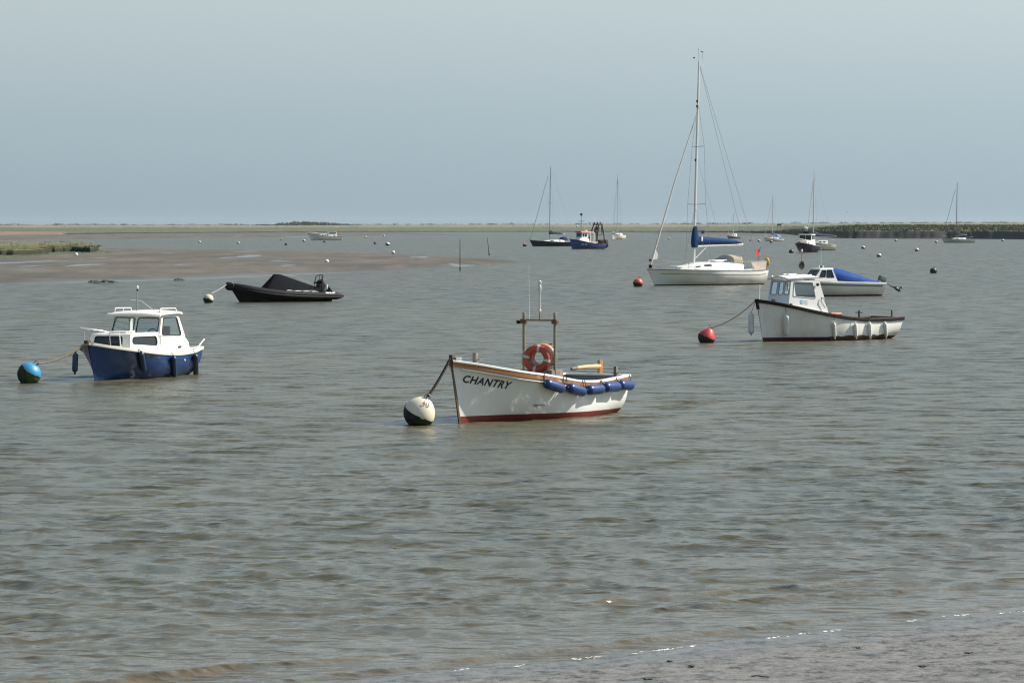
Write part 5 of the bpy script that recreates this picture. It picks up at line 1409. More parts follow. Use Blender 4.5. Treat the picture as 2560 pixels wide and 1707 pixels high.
    for x, w, zt in ((-5.65, .78, 1.58), (-5.9, .84, 1.82), (-6.3, .90, 1.98), (-6.75, .94, 2.02), (-6.95, .94, 1.95)):
        rows.append([Vector((x, w * math.cos(a), 1.42 + (zt - 1.42) * math.sin(a) ** .6)) for a in [math.pi * k / 12 for k in range(13)]])
    MB().strip(rows[2:]).build('sprayhood', yacht_hood, o, solid=.012)
    hood_win = paint('clear_vinyl', (.10, .105, .11), .2, .2, 4)
    MB().strip(rows[:3]).build('hood_window', hood_win, o)
    MB().tube(rows[2], .022, 6).build('hood_seam', yacht_hood, o)
    MB().tube([rows[4][k] + Vector((-.02, 0, 0)) for k in range(13)], .02, 6).build('hood_hoop', white, o)
    MB().tube([(-9.0, .25, 1.2), (-9.25, .25, 2.55)], .016, 6).build('flagstaff', dark_wood, o)
    red = paint('red_bunting', (.55, .03, .04), .8, .2, 6); navy_b = paint('navy_bunting', (.03, .035, .12), .8, .2, 6)
    f = lambda u, v: Vector((-9.22 + .55 * u, .25 + .28 * u + .05 * math.sin(5 * u), 2.48 - .45 * v - .18 * u))
    fl = MB().strip([[f(u / 6, v / 4) for v in range(5)] for u in range(7)]).build('ensign', red, o)
    MB().strip([[f(u / 6, v / 4) + Vector((0, .012, 0)) for v in range(3)] for u in range(4)]).build('canton', navy_b, fl)
    # horseshoe buoys
    def horseshoe(c, label):
        rt = thing('horseshoe_buoy', ps.w(*c), ps.th, label, 'lifebuoy', 'yellow horseshoe buoys on the yacht')
        pts = [Vector((0.05 * math.sin(a), .23 * math.sin(a), .26 * math.cos(a))) for a in [R(-150 + 300 * k / 14) for k in range(15)]]
        MB().tube(pts, [.06] + [.085] * 13 + [.06], 8).build('horseshoe', yellow, rt)
        MB().tube([pts[0], pts[-1]], .012, 5).build('strap', letter_white, rt)
    horseshoe((-9.32, .80, 1.50), 'yellow horseshoe buoy on the stern rail of the white yacht, nearest corner')
    horseshoe((-8.6, -1.15, 1.58), 'yellow horseshoe buoy on the far side rail of the white yacht')
    MB().box((-9.0, 1.0, 1.2), (.25, .18, .42)).build('stern_outboard', dark_wood, o, bevel=.03)
    rt, tp = buoy(1594.9, 716.5, .64, 'orange-red mooring buoy at the bow of the large white yacht', (.58, .085, .035), tilt=(12, 0), cut=-.04, key='orange', sink=.14)
    line_thing('mooring_rope', sag(ps.w(.55, 0, 1.02), tp - Vector((0, 0, .03)), .03), .022, rope_dark, 'dark rope from the large white yacht down to its orange buoy', 'rope', 'mooring ropes')
build_yacht()

# ------------------------------------------------------------------ motor boat with blue cover
def build_motor_boat():
    ps = Pose(1985, 741, -155)
    h = Hull(5.4, [(0, .92), (.3, 1.0), (.55, .98), (.75, .80), (.9, .42), (1, .02)], [(0, .74), (.2, .765), (.5, .81), (.8, .87), (1, .95)], keel=-.35, rake=.75, srake=.12, p=2.2, q=1.3, k=.95)
    o = thing('motor_boat', ps.o, ps.th, 'white motor boat under a bright blue cover with its outboard tilted up', 'motor boat')
    h.skin(lambda t: .08, lambda t: h.zs(t), 34, 8).build('hull', white, o)
    h.skin(lambda t: -.3, lambda t: .0795, 34, 4).build('bottom', boot, o)
    h.deck(lambda t: h.zs(t) - .01, 0, .99, inset=.01, camber=.03).build('deck', cream, o)
    for s_ in (1, -1):
        h.rail([(0, -.09), (.035, -.08), (.04, .0), (.0, .02), (-.05, .02)], side=s_).build('gunwale', white, o)
        h.stripe(lambda t: h.zs(t) - .22, lambda t: h.zs(t) - .13, .006, .04, .97, side=s_).build('grey_band', grey_line, o)
    F = [(-.95, -.62, .98), (-.95, .62, .98), (-1.40, .54, 1.52), (-1.40, -.54, 1.52)]
    panel('windscreen', F, [(.05, .47, .15, .92), (.53, .95, .15, .92)], .03, white, o, black_rubber, dark_glass, .012, .04)
    panel('cabin_side', [(-.95, .64, .90), (-2.35, .84, .86), (-2.15, .62, 1.55), (-1.40, .545, 1.53)], [(.16, .46, .30, .90), (.52, .90, .28, .92)], .03, white, o, black_rubber, dark_glass, .012, .05)
    panel('cabin_side', [(-2.35, -.84, .86), (-.95, -.64, .90), (-1.40, -.545, 1.53), (-2.15, -.62, 1.55)], [(.1, .48, .28, .92), (.54, .84, .30, .90)], .03, white, o, black_rubber, dark_glass, .012, .05)
    MB().hexa([(-1.36, -.55, 1.525), (-1.36, .55, 1.525), (-2.22, .64, 1.55), (-2.22, -.64, 1.55)], [(-1.42, -.48, 1.575), (-1.42, .48, 1.575), (-2.22, .55, 1.60), (-2.22, -.55, 1.60)]).build('cabin_roof', white, o, bevel=.015)
    rows = []
    for x, w, zt, ze in ((-2.12, .66, 1.60, .98), (-2.6, .84, 1.585, .90), (-3.1, .90, 1.48, .87), (-3.8, .92, 1.28, .83), (-4.5, .92, 1.04, .80), (-5.1, .88, .86, .78)):
        rows.append([Vector((x + .06 * math.sin(9 * a), w * math.cos(a) * (1.0), ze + (zt - ze) * math.sin(a) ** .75)) for a in [math.pi * k / 12 for k in range(13)]])
    MB().strip(rows).build('cover', tarp_blue, o, solid=.01)
    MB().tube([(-1.75, .0, 1.6), (-1.75, 0, 2.75)], .010, 5).build('aerial', white, o)
    for y in (-.2, 0, .22): MB().lathe([(.03, 0), (.05, .03), (.05, .09), (.02, .14)], 8, Matrix.Translation((-1.75, y, 1.60))).build('roof_lamp', white if y else black_rubber, o)
    MB().tube([(-1.75, -.35, 1.62), (-1.75, .35, 1.62)], .015, 6).build('lamp_bar', steel, o)
    # tilted outboard
    eng = MB(); eng.hexa([(-5.55, -.17, .88), (-5.95, -.17, .74), (-5.95, .17, .74), (-5.55, .17, .88)], [(-5.62, -.14, 1.16), (-6.02, -.14, 1.08), (-6.02, .14, 1.08), (-5.62, .14, 1.16)])
    e_ = eng.build('outboard_cowl', paint('grey_cowl', (.09, .10, .12), .4, .3, 5), o, bevel=.05)
    MB().hexa([(-5.85, -.05, .78), (-6.0, -.05, .70), (-6.0, .05, .70), (-5.85, .05, .78)], [(-6.75, -.04, .42), (-6.80, -.04, .30), (-6.80, .04, .30), (-6.75, .04, .42)]).build('outboard_leg', paint('grey_cowl', (.09, .10, .12)), o, bevel=.015)
    MB().lathe([(.03, -.22), (.09, -.1), (.10, .1), (.05, .24)], 10, Matrix.Translation((-6.82, 0, .34)) @ Matrix.Rotation(R(60), 4, 'Y')).build('gear_case', paint('dark_cowl', (.05, .052, .055), .5, .3, 5), o)
    pm = MB()
    for k in range(3):
        q = Matrix.Translation((-6.98, 0, .40)) @ Matrix.Rotation(R(60), 4, 'Y') @ Matrix.Rotation(R(120 * k), 4, 'Z') @ Matrix.Rotation(R(25), 4, 'X')
        pm.add([q @ Vector(v) for v in ((.02, -.03, 0), (.10, -.09, 0), (.19, -.03, 0), (.18, .05, 0), (.08, .07, 0), (.02, .03, 0))], [(0, 1, 2, 3, 4, 5)])
    pm.add([], []); pm.build('propeller', galv, o, solid=.015)
    MB().box((-6.55, 0, .50), (.36, .22, .03)).build('anti_ventilation_plate', paint('dark_cowl', (.05, .052, .055)), o)
    MB().box((-5.55, 0, .72), (.12, .3, .32)).build('bracket', galv, o, bevel=.02)
build_motor_boat()

# ------------------------------------------------------------------ boats further up the river
dark_hull = paint('dark_blue_hull', (.006, .011, .028), .4, .2, 2, spec=.25)
trawler_blue = paint('trawler_blue', (.010, .058, .27), .45, .4, 1.5, dirt_col=(.02, .04, .11))
rust_dark = paint('rusty_gear', (.075, .045, .030), .85, .8, 4, dirt_col=(.03, .025, .02))
def far_yacht(px, py, deg, L, beam, free, hull_mat, label, mast_h, mast_x, cover=None, name='moored_yacht', spread=(.55,), roof=.38, hood=None, mast_mat=None, boom=.36, extra=None, group='yachts moored upriver', stern_free=None):
    ps = Pose(px, py, deg)
    b = beam / 2
    h = Hull(L, [(0, b * .7), (.2, b * .92), (.45, b), (.65, b * .88), (.82, b * .56), (.94, b * .22), (1, .02)], [(0, stern_free or free * .86), (.3, free * .8), (.6, free * .88), (1, free * 1.15)], keel=-.4, rake=L * .08, srake=.1, p=2.2, q=1.5, k=.85)
    o = thing(name, ps.o, ps.th, label, 'yacht', group)
    h.skin(lambda t: .08, lambda t: h.zs(t), 22, 5).build('hull', hull_mat, o)
    h.skin(lambda t: -.3, lambda t: .0795, 22, 3).build('boot_top', boot, o)
    h.deck(lambda t: h.zs(t) - .005, 0, .99, 14, camber=.03).build('deck', cream, o)
    for s_ in (1, -1): h.rail([(0, -.05), (.03, -.04), (.03, .03), (-.03, .03)], n=20, side=s_).build('toe_rail', grey_line, o)
    x0, x1 = -L * .22, -L * .70; zd = free * .85
    rows = []
    for f, w, r_ in ((0, .25, .1), (.2, .45, .65), (.5, .58, .95), (.85, .6, 1.0), (1.0, .58, .95)):
        x = lerp(x0, x1, f); rows.append([Vector((x, y * b * w, zd + roof * r_ * k)) for y, k in ((1.15, -.1), (1.0, .85), (.7, 1.0), (-.7, 1.0), (-1.0, .85), (-1.15, -.1))])
    m = MB().strip(rows); m.add(rows[-1], [tuple(range(6))]); m.build('coach_roof', white, o, smooth_deg=50)
    for f0, f1 in ((.3, .5), (.58, .8)):
        q = []
        for f, k in ((f0, .35), (f1, .35), (f1, .72), (f0, .72)):
            x = lerp(x0, x1, f); w = lerp(.5, .6, f); q.append(Vector((x, b * (lerp(1.15, 1.0, k) * w) + .015, zd + roof * k)))
        MB().add(q, [(0, 1, 2, 3)]).build('window', dark_glass, o)
    mx = -L * mast_x
    mb_ = Vector((mx, 0, zd)); mt = Vector((mx - mast_h * .012, 0, mast_h))
    MB().tube([mb_, mb_.lerp(mt, .6), mt], [.085, .08, .055], 8).build('mast', mast_mat or alloy, o)
    MB().tube([mt, mt + Vector((.1, 0, .5))], .02, 4).build('masthead_aerial', wire, o)
    fs = Vector((L * .06, 0, free * 1.15))
    MB().tube([fs, fs.lerp(mt, .88)], [.05, .035], 6).build('furled_sail', mast_mat or alloy, o)
    MB().tube([mt, Vector((-L * .98, 0, free))], .012, 4).build('backstay', wire, o)
    for sp_ in spread:
        z = mast_h * sp_
        for s_ in (1, -1):
            p = mb_.lerp(mt, (z - zd) / (mast_h - zd))
            MB().tube([p, p + Vector((-.1, s_ * b * .6, .02))], .025, 4).build('spreader', alloy, o)
            MB().tube([mt.lerp(mb_, .05), p + Vector((-.1, s_ * b * .6, .02)), Vector((mx - .2, s_ * b * .9, zd))], .012, 4).build('shroud', wire, o)
    if cover:
        bz = zd + roof + .55 + (.45 if L > 8 else 0); bl = L * boom
        MB().tube([(mx - .1, 0, bz), (mx - bl, 0, bz + .1)], .06, 6).build('boom', alloy, o)
        sail_cover([(mx + .12, 0, bz + .25), (mx - .15, 0, bz + .42), (mx - bl * .3, 0, bz + .26), (mx - bl * .7, 0, bz + .22), (mx - bl * .98, 0, bz + .16)], [(.1, .3), (.14, .45), (.14, .22), (.11, .16), (.05, .07)], cover, o)
    if hood:
        rows = []
        for x, zt in ((x1 + .35, .25), (x1 + .1, .6), (x1 - .4, .72), (x1 - .7, .66)):
            rows.append([Vector((x, b * .6 * math.cos(a), zd + roof * .7 + (zt) * math.sin(a) ** .6)) for a in [math.pi * k / 8 for k in range(9)]])
        MB().strip(rows).build('sprayhood', hood, o, solid=.02)
    for s_ in (1, -1):
        MB().tube([(L * .05, 0, free * 1.15 + .5), (-.6, s_ * b * .35, free * 1.1 + .5), (-.65, s_ * b * .36, free * 1.05)], .02, 4).build('pulpit', steel, o)
        MB().tube([(-L * .82, s_ * b * .78, zd), (-L * .82, s_ * b * .78, zd + .55), (-L * .98, s_ * b * .5, zd + .6)], .02, 4).build('pushpit', steel, o)
    if extra: extra(o, ps, h, L, b, zd)
    return ps
def anchor_ball(o, ps, h, L, b, zd):
    MB().lathe([(.0, -.18), (.16, -.1), (.18, .0), (.16, .1), (0, .18)], 8, Matrix.Translation((-L * .96, b * .3, zd + .25))).build('stern_buoy', yellow, o)
far_yacht(1332, 616, -150, 9.4, 2.9, 1.05, dark_hull, 'dark blue yacht with dark sail cover moored ahead of the blue trawler', 15.2, .40, paint('dark_canvas', (.012, .020, .055), .8, .2, 4), hood=sail_blue, extra=anchor_ball, mast_mat=paint('dull_mast', (.20, .22, .25), .5, .2, 4))
far_yacht(1532, 598.6, -117, 7.0, 2.6, 1.5, cream, 'cream yacht seen from the bow with a very tall mast, right of the blue trawler', 18.6, .42, spread=(.36, .62), roof=.5, stern_free=1.2, mast_mat=paint('dull_mast2', (.42, .40, .38), .5, .2, 4))
far_yacht(1913, 603.2, -146, 5.6, 2.0, .75, white, 'small white yacht with light blue boom cover beyond the large yacht', 11.3, .40, paint('mid_blue_canvas', (.03, .10, .36), .8, .2, 4), hood=paint('light_blue_canvas', (.10, .30, .55), .8, .2, 4))
far_yacht(2360, 607.0, -160, 7.6, 2.4, .95, paint('pale_green_hull', (.50, .55, .50), .4, .25, 2), 'pale green-grey yacht moored below the dark bank at the right', 14.0, .42, paint('dark_canvas', (.012, .020, .055)), spread=(.62,), mast_mat=paint('dark_mast', (.13, .10, .09), .5, .2, 4))
far_yacht(2020, 625.8, -160, 4.6, 2.2, 1.25, cream, 'white yacht half hidden behind the dark motor cruiser, with a tall mast', 12.6, .20, paint('purple_canvas', (.05, .05, .16), .8, .2, 4), spread=(.56,), roof=.55, boom=.9, hood=None, mast_mat=paint('pale_mast', (.62, .60, .56), .5, .2, 4))
far_yacht(1820, 597, -150, 4.2, 1.7, .8, paint('slate_hull', (.16, .20, .28), .5, .2, 3), 'tiny slate-blue boat with a short mast seen beyond the large yacht', 7.6, .45, roof=.8, spread=(), name='small_cruiser', group='small boats upriver')

def build_cruiser():
    """white motor cruiser far left"""
    ps = Pose(777, 600.3, -158); L = 8.6; b = 1.35
    h = Hull(L, [(0, b * .85), (.3, b), (.6, b * .95), (.85, b * .5), (1, .02)], [(0, .85), (.3, .95), (.7, 1.35), (1, 1.75)], keel=-.4, rake=.9, srake=.1, k=1.0)
    o = thing('motor_cruiser', ps.o, ps.th, 'white motor cruiser anchored off the far left shore', 'motor cruiser')
    h.skin(lambda t: .06, lambda t: h.zs(t), 20, 5).build('hull', white, o)
    h.skin(lambda t: -.3, lambda t: .0595, 20, 3).build('bottom', boot, o)
    h.deck(lambda t: h.zs(t) - .01, 0, .99, 12).build('deck', cream, o)
    for s_ in (1, -1): h.rail([(0, -.08), (.04, -.06), (.04, .03), (-.04, .03)], n=18, side=s_).build('rubbing_rail', dark_wood, o)
    MB().hexa([(-2.4, -.8, 1.2), (-2.4, .8, 1.2), (-6.2, 1.0, .9), (-6.2, -1.0, .9)], [(-2.9, -.7, 1.75), (-2.9, .7, 1.75), (-6.2, .85, 1.75), (-6.2, -.85, 1.75)]).build('fore_cabin', white, o, bevel=.03)
    for x in (-3.2, -3.9, -4.6): MB().box((x, .88, 1.48), (.42, .06, .2)).build('window', dark_glass, o, bevel=.01)
    MB().box((-4.9, .95, 1.15), (2.2, .03, .06)).build('trim', varnish, o)
    MB().hexa([(-5.0, -.85, 1.7), (-5.0, .85, 1.7), (-7.4, .95, .95), (-7.4, -.95, .95)], [(-5.3, -.75, 2.2), (-5.3, .75, 2.2), (-7.2, .8, 2.2), (-7.2, -.8, 2.2)]).build('wheelhouse', cream, o, bevel=.02)
    for x in (-5.6, -6.2, -6.8): MB().box((x, .90, 1.9), (.42, .05, .28)).build('wheelhouse_window', dark_glass, o, bevel=.01)
    MB().box((-6.2, 0, 2.26), (2.3, 1.8, .07)).build('wheelhouse_roof', white, o, bevel=.02)
    MB().box((-8.75, 0, .35), (.5, 2.0, .08)).build('bathing_platform', white, o, bevel=.02)
    for s_ in (1, -1): MB().tube([(.7, 0, 2.25), (-.5, s_ * .6, 2.15), (-2.4, s_ * 1.1, 1.95)], .02, 4).build('bow_rail', steel, o)
build_cruiser()

def build_trawler():
    ps = Pose(1430, 622.8, -140); L = 6.6; b = 1.5
    h = Hull(L, [(0, b * .85), (.3, b), (.6, b * .97), (.85, b * .62), (1, .03)], [(0, .95), (.25, .82), (.5, 1.0), (.75, 1.35), (1, 1.75)], keel=-.5, rake=.5, srake=.15, k=1.0)
    o = thing('fishing_trawler', ps.o, ps.th, 'blue fishing boat with red-roofed wheelhouse and rusty stern gantry', 'fishing boat')
    h.skin(lambda t: .10, lambda t: h.zs(t), 24, 6).build('hull', trawler_blue, o)
    h.skin(lambda t: -.4, lambda t: .0995, 24, 3).build('bottom', boot, o)
    h.deck(lambda t: h.zs(t) - .25, 0, .97, 14, inset=.02).build('deck', grey_in, o)
    for s_ in (1, -1): h.rail([(0, -.10), (.05, -.08), (.05, .03), (-.08, .03)], n=20, side=s_).build('gunwale', dark_wood, o)
    MB().hexa([(-.9, -.75, 1.3), (-.9, .75, 1.3), (-3.0, 1.2, .9), (-3.0, -1.2, .9)], [(-1.3, -.65, 1.9), (-1.3, .65, 1.9), (-3.0, 1.0, 1.75), (-3.0, -1.0, 1.75)]).build('whaleback', white, o, bevel=.04)
    fw = [(-1.55, -.72, 1.80), (-1.55, .72, 1.80), (-1.62, .70, 2.8), (-1.62, -.70, 2.8)]
    panel('wheelhouse_front', fw, [(.06, .32, .3, .85), (.37, .63, .3, .85), (.68, .94, .3, .85)], .05, white, o, trawler_blue, dark_glass, .03, .05)
    panel('wheelhouse_side', [(-1.55, .73, 1.0), (-2.95, .80, 1.0), (-2.95, .78, 2.8), (-1.62, .71, 2.8)], [(.12, .40, .62, .88), (.50, .80, .62, .88)], .05, white, o, trawler_blue, dark_glass, .02, .05)
    panel('wheelhouse_side', [(-2.95, -.80, 1.0), (-1.55, -.73, 1.0), (-1.62, -.71, 2.8), (-2.95, -.78, 2.8)], [(.2, .5, .62, .88)], .05, white, o, trawler_blue, dark_glass, .02, .05)
    MB().hexa([(-1.35, -.85, 2.8), (-1.35, .85, 2.8), (-4.2, .95, 2.8), (-4.2, -.95, 2.8)], [(-1.4, -.75, 3.05), (-1.4, .75, 3.05), (-4.2, .85, 2.92), (-4.2, -.85, 2.92)]).build('shelter_roof', paint('faded_red_roof', (.55, .13, .09), .6, .4, 3), o, bevel=.03)
    for x, y in ((-4.2, .85), (-4.2, -.85), (-3.4, .9)): MB().box((x, y, 2.0), (.12, .12, 1.7)).build('roof_post', white, o, bevel=.01)
    MB().box((-3.0, .82, 1.75), (.2, .05, .5)).build('side_board', orange, o)
    MB().lathe([(.2, 0), (.32, .06), (.32, .18), (.1, .28)], 10, Matrix.Translation((-3.0, .1, 2.97))).build('radar_dome', white, o)
    MB().lathe([(.1, 0), (.2, .1), (.2, .25), (.05, .36)], 10, Matrix.Translation((-1.4, -.3, 3.7))).build('satellite_dome', white, o)
    MB().tube([(-1.4, -.3, 3.1), (-1.4, -.3, 3.75)], .04, 6).build('dome_post', steel, o)
    m = MB(); m.tube([(-2.1, 0, 3.1), (-2.1, 0, 6.1)], .05, 6); m.build('mast', wire, o)
    MB().tube([(-2.1, -.75, 4.75), (-2.1, .75, 4.75)], .035, 6).build('crosstree', wire, o)
    for s_ in (1, -1): MB().tube([(-2.6, s_ * .6, 3.1), (-2.1, 0, 4.9)], .035, 6).build('mast_leg', alloy, o)
    MB().lathe([(.05, 0), (.22, .15), (.22, .35), (.05, .5)], 8, Matrix.Translation((-2.1, 0, 5.65))).build('lantern', dark_in, o)
    # stern gantry and gear
    for s_ in (1, -1):
        MB().tube([(-4.7, s_ * 1.05, .8), (-4.95, s_ * .95, 2.3), (-5.5, s_ * .65, 4.2)], .10, 8).build('gantry_leg', rust_dark, o)
        MB().tube([(-6.5, s_ * 1.0, .9), (-6.42, s_ * .9, 2.6), (-6.2, s_ * .65, 4.2)], .10, 8).build('gantry_strut', rust_dark, o)
        MB().tube([(-4.95, s_ * .95, 2.35), (-6.42, s_ * .92, 2.5)], .06, 6).build('gantry_tie', rust_dark, o)
    for x_ in (-5.5, -6.2): MB().tube([(x_, -.8, 4.2), (x_, .8, 4.2)], .11, 8).build('gantry_head', rust_dark, o)
    for s_ in (1, -1): MB().tube([(-5.45, s_ * .62, 4.22), (-6.25, s_ * .62, 4.22)], .10, 8).build('gantry_rail', rust_dark, o)
    for y in (-.6, -.1, .4): MB().lathe([(.06, -.1), (.16, -.06), (.16, .06), (.06, .1)], 10, Matrix.Translation((-5.6 - .5 * (y + .6), y, 4.45)) @ Matrix.Rotation(R(90), 4, 'X')).build('block', rust_dark, o)
    rg = random.Random(3)
    net = paint('hanging_net', (.03, .05, .05), .9, .7, 5, dirt_col=(.14, .10, .06)); netw = paint('pale_net', (.40, .36, .26), .9, .6, 4)
    def bag(name, c, s_, mat, sd):
        r2 = random.Random(sd); rings = []
        for k in range(7):
            a = math.pi * k / 6; rings.append([Vector(c) + Vector((s_[0] * math.sin(a) * math.cos(t) * (.75 + .4 * r2.random()), s_[1] * math.sin(a) * math.sin(t) * (.75 + .4 * r2.random()), -s_[2] * math.cos(a))) for t in [2 * math.pi * j / 9 for j in range(9)]])
        MB().rings(rings).build(name, mat, o, smooth_deg=20)
    bag('furled_net', (-5.7, -.1, 3.35), (.40, .6, .55), net, 1); bag('furled_net', (-6.3, .55, 3.35), (.16, .2, .85), netw, 2); bag('furled_net', (-5.3, .3, 2.95), (.45, .4, .28), net, 3)
    bag('net_pile', (-6.1, .2, 1.15), (.6, .9, .45), rust_dark, 4)
    MB().tube([(-6.85, -1.0, 1.35), (-6.85, 1.2, 1.35)], .24, 8).build('trawl_beam', rust_dark, o)
    bag('dredge', (-7.1, .75, .75), (.4, .5, .6), rust_dark, 6); bag('dredge', (-7.1, -.5, .8), (.4, .5, .6), net, 7)
    MB().tube([(-3.3, 1.15, 1.2), (-3.9, 1.3, 1.0), (-4.6, 1.32, 1.12)], .12, 8).build('deck_hose', paint('pale_tube', (.62, .52, .46), .6, .3, 4), o)
    h2 = h
    def place(u, v):
        x, z = -1.35 - u, .70 - .05 * u + v
        return h2.on(x, z, 1, .012)
    letters('IH 58', .42, place, letter_white, o, bold=.008)
build_trawler()

def build_dark_cruiser():
    ps = Pose(2000, 631.2, -112); L = 6.2; b = 1.35
    h = Hull(L, [(0, b * .85), (.3, b), (.6, b * .97), (.85, b * .62), (1, .03)], [(0, .95), (.4, 1.0), (.75, 1.25), (1, 1.5)], keel=-.5, rake=.55, srake=.1, k=1.15)
    o = thing('dark_cruiser', ps.o, ps.th, 'black-hulled motor cruiser with white wheelhouse facing the viewer', 'motor cruiser')
    h.skin(lambda t: .12, lambda t: h.zs(t), 22, 6).build('hull', dark_hull, o)
    h.skin(lambda t: -.4, lambda t: .1195, 22, 3).build('bottom', red_bottom, o)
    h.deck(lambda t: h.zs(t) - .01, 0, .99, 12).build('deck', cream, o)
    for s_ in (1, -1): h.rail([(0, -.08), (.04, -.06), (.04, .04), (-.05, .04)], n=18, side=s_).build('gunwale', varnish, o)
    MB().hexa([(-1.0, -.75, 1.2), (-1.0, .75, 1.2), (-2.6, 1.05, 1.0), (-2.6, -1.05, 1.0)], [(-1.3, -.65, 1.75), (-1.3, .65, 1.75), (-2.6, .95, 1.8), (-2.6, -.95, 1.8)]).build('fore_cabin', white, o, bevel=.03)
    MB().box((-1.6, .9, 1.42), (.3, .05, .14)).build('porthole', dark_glass, o)
    F = [(-2.5, -1.0, 1.75), (-2.5, 1.0, 1.75), (-2.75, .92, 2.6), (-2.75, -.92, 2.6)]
    panel('wheelhouse_front', F, [(.04, .48, .14, .94), (.53, .96, .14, .94)], .05, white, o, black_rubber, dark_glass, .02, .06)
    panel('wheelhouse_side', [(-2.5, 1.02, 1.0), (-4.4, 1.06, 1.0), (-4.3, .95, 2.6), (-2.76, .93, 2.6)], [(.12, .45, .58, .94), (.55, .9, .58, .94)], .05, white, o, black_rubber, dark_glass, .02, .06)
    panel('wheelhouse_side', [(-4.4, -1.06, 1.0), (-2.5, -1.02, 1.0), (-2.76, -.93, 2.6), (-4.3, -.95, 2.6)], [(.1, .45, .58, .94), (.55, .88, .58, .94)], .05, white, o, black_rubber, dark_glass, .02, .06)
    MB().hexa([(-2.4, -1.1, 2.6), (-2.4, 1.1, 2.6), (-4.5, 1.1, 2.6), (-4.5, -1.1, 2.6)], [(-2.5, -1.0, 2.72), (-2.5, 1.0, 2.72), (-4.5, 1.0, 2.72), (-4.5, -1.0, 2.72)]).build('wheelhouse_roof', white, o, bevel=.03)
    MB().hexa([(-2.7, -.7, 2.72), (-2.7, .6, 2.72), (-4.0, .6, 2.72), (-4.0, -.7, 2.72)], [(-3.1, -.3, 3.15), (-3.1, .4, 3.15), (-3.8, .4, 3.15), (-3.8, -.3, 3.15)]).build('folded_tender', black_cloth, o, bevel=.08)
    MB().lathe([(.1, 0), (.28, .08), (.28, .28), (.1, .36)], 10, Matrix.Translation((-3.5, -.2, 3.45))).build('radar_dome', cream, o)
    MB().tube([(-3.5, -.2, 2.7), (-3.5, -.2, 3.5)], .05, 6).build('dome_post', steel, o)
    for s_ in (1, -1): MB().tube([(.4, 0, 2.0), (-.4, s_ * .65, 1.9), (-1.6, s_ * 1.1, 1.75)], .022, 4).build('bow_rail', steel, o)
    MB().box((.35, 0, 1.58), (.35, .2, .12)).build('anchor', rust_dark, o, bevel=.02)
build_dark_cruiser()

# ------------------------------------------------------------------ small mooring buoys
CRM, PNK, ORG, DRK, WHT = (.60, .56, .46), (.50, .15, .12), (.55, .26, .05), (.05, .05, .045), (.72, .72, .70)
small = [
    (499, 607.0, .60, WHT, 'small white buoy left of two above the left mudflat'),
    (596, 609.2, .62, CRM, 'small dark-bottomed buoy above the left mudflat, beside the white one'),
    (703, 600.0, .55, PNK, 'small pink buoy left of the far white cruiser'),
    (715, 613.0, .62, DRK, 'small dark buoy below and left of the far white cruiser'),
    (760, 604.2, .75, CRM, 'two-tone buoy just under the bow of the far white cruiser'),
    (811, 606.2, .62, DRK, 'small dark buoy under the far white cruiser'),
    (914, 594.6, .75, CRM, 'faint pale buoy right of the far white cruiser, nearer to it'),
    (960, 591.2, .75, WHT, 'farthest pale dot of a buoy right of the white cruiser'),
    (937.5, 610.2, .66, DRK, 'small dark buoy, left one of the pair right of the white cruiser'),
    (969, 614.0, .95, CRM, 'larger pale-topped buoy, right one of the pair right of the white cruiser'),
    (1311.6, 616.0, .85, PNK, 'pink buoy ahead of the dark blue yacht'),
    (1671.7, 598.0, .62, CRM, 'tiny pale buoy between the forestay and mast of the large yacht'),
    (1876, 602.8, .55, DRK, 'tiny dark buoy left of the small blue-covered yacht'),
    (1897.7, 604.4, .75, CRM, 'small pale buoy just left of the small blue-covered yacht'),
    (1928, 607.0, .80, ORG, 'orange buoy under the small blue-covered yacht'),
    (1959.6, 601.6, .62, DRK, 'small dark buoy just right of the small blue-covered yacht'),
    (1978, 632.8, .75, DRK, 'dark buoy under the bow of the black-hulled cruiser'),
    (2158, 622.2, .72, CRM, 'cream buoy, left one of three in the open water at the right'),
    (2197.4, 642.5, .66, CRM, 'cream buoy, lowest of three in the open water at the right'),
    (2292, 628.0, .70, CRM, 'cream buoy, right one of three in the open water at the right'),
    (2239.6, 603.4, .72, (.50, .33, .26), 'pinkish buoy in front of the dark bank, left of the pale green yacht'),
    (2341, 607.2, .72, (.55, .44, .34), 'tan buoy at the bow of the pale green yacht'),
    (2507, 603.6, .80, CRM, 'pale buoy in front of the dark bank at the far right'),
    (2333.7, 683.0, 1.05, DRK, 'large dark buoy, nearest one in the open water at the right'),
]
for px, py, dia, col, lab in small:
    p = ground(px, py)
    buoy(px, py, dia * (.56 if dia > 1 else .9), lab, col, tilt=(rnd.uniform(4, 18), rnd.uniform(-6, 6)), cut=0.0 if col != DRK else .35, sink=.2)
for px, py, dia, z, lab in ((190.5, 641, .48, .15, 'white float stranded below the marsh island'), (817, 658.0, .42, .22, 'white float stranded in the middle of the mudflat'), (983, 635.0, .50, .05, 'white float at the far edge of the mudflat')):
    r_, _ = buoy(px, py, dia, lab, WHT, weedy=False, name='stranded_float', category='float', group='floats stranded on the mud', sink=.06, key='white_float')
    r_.location = ground(px, py, z)

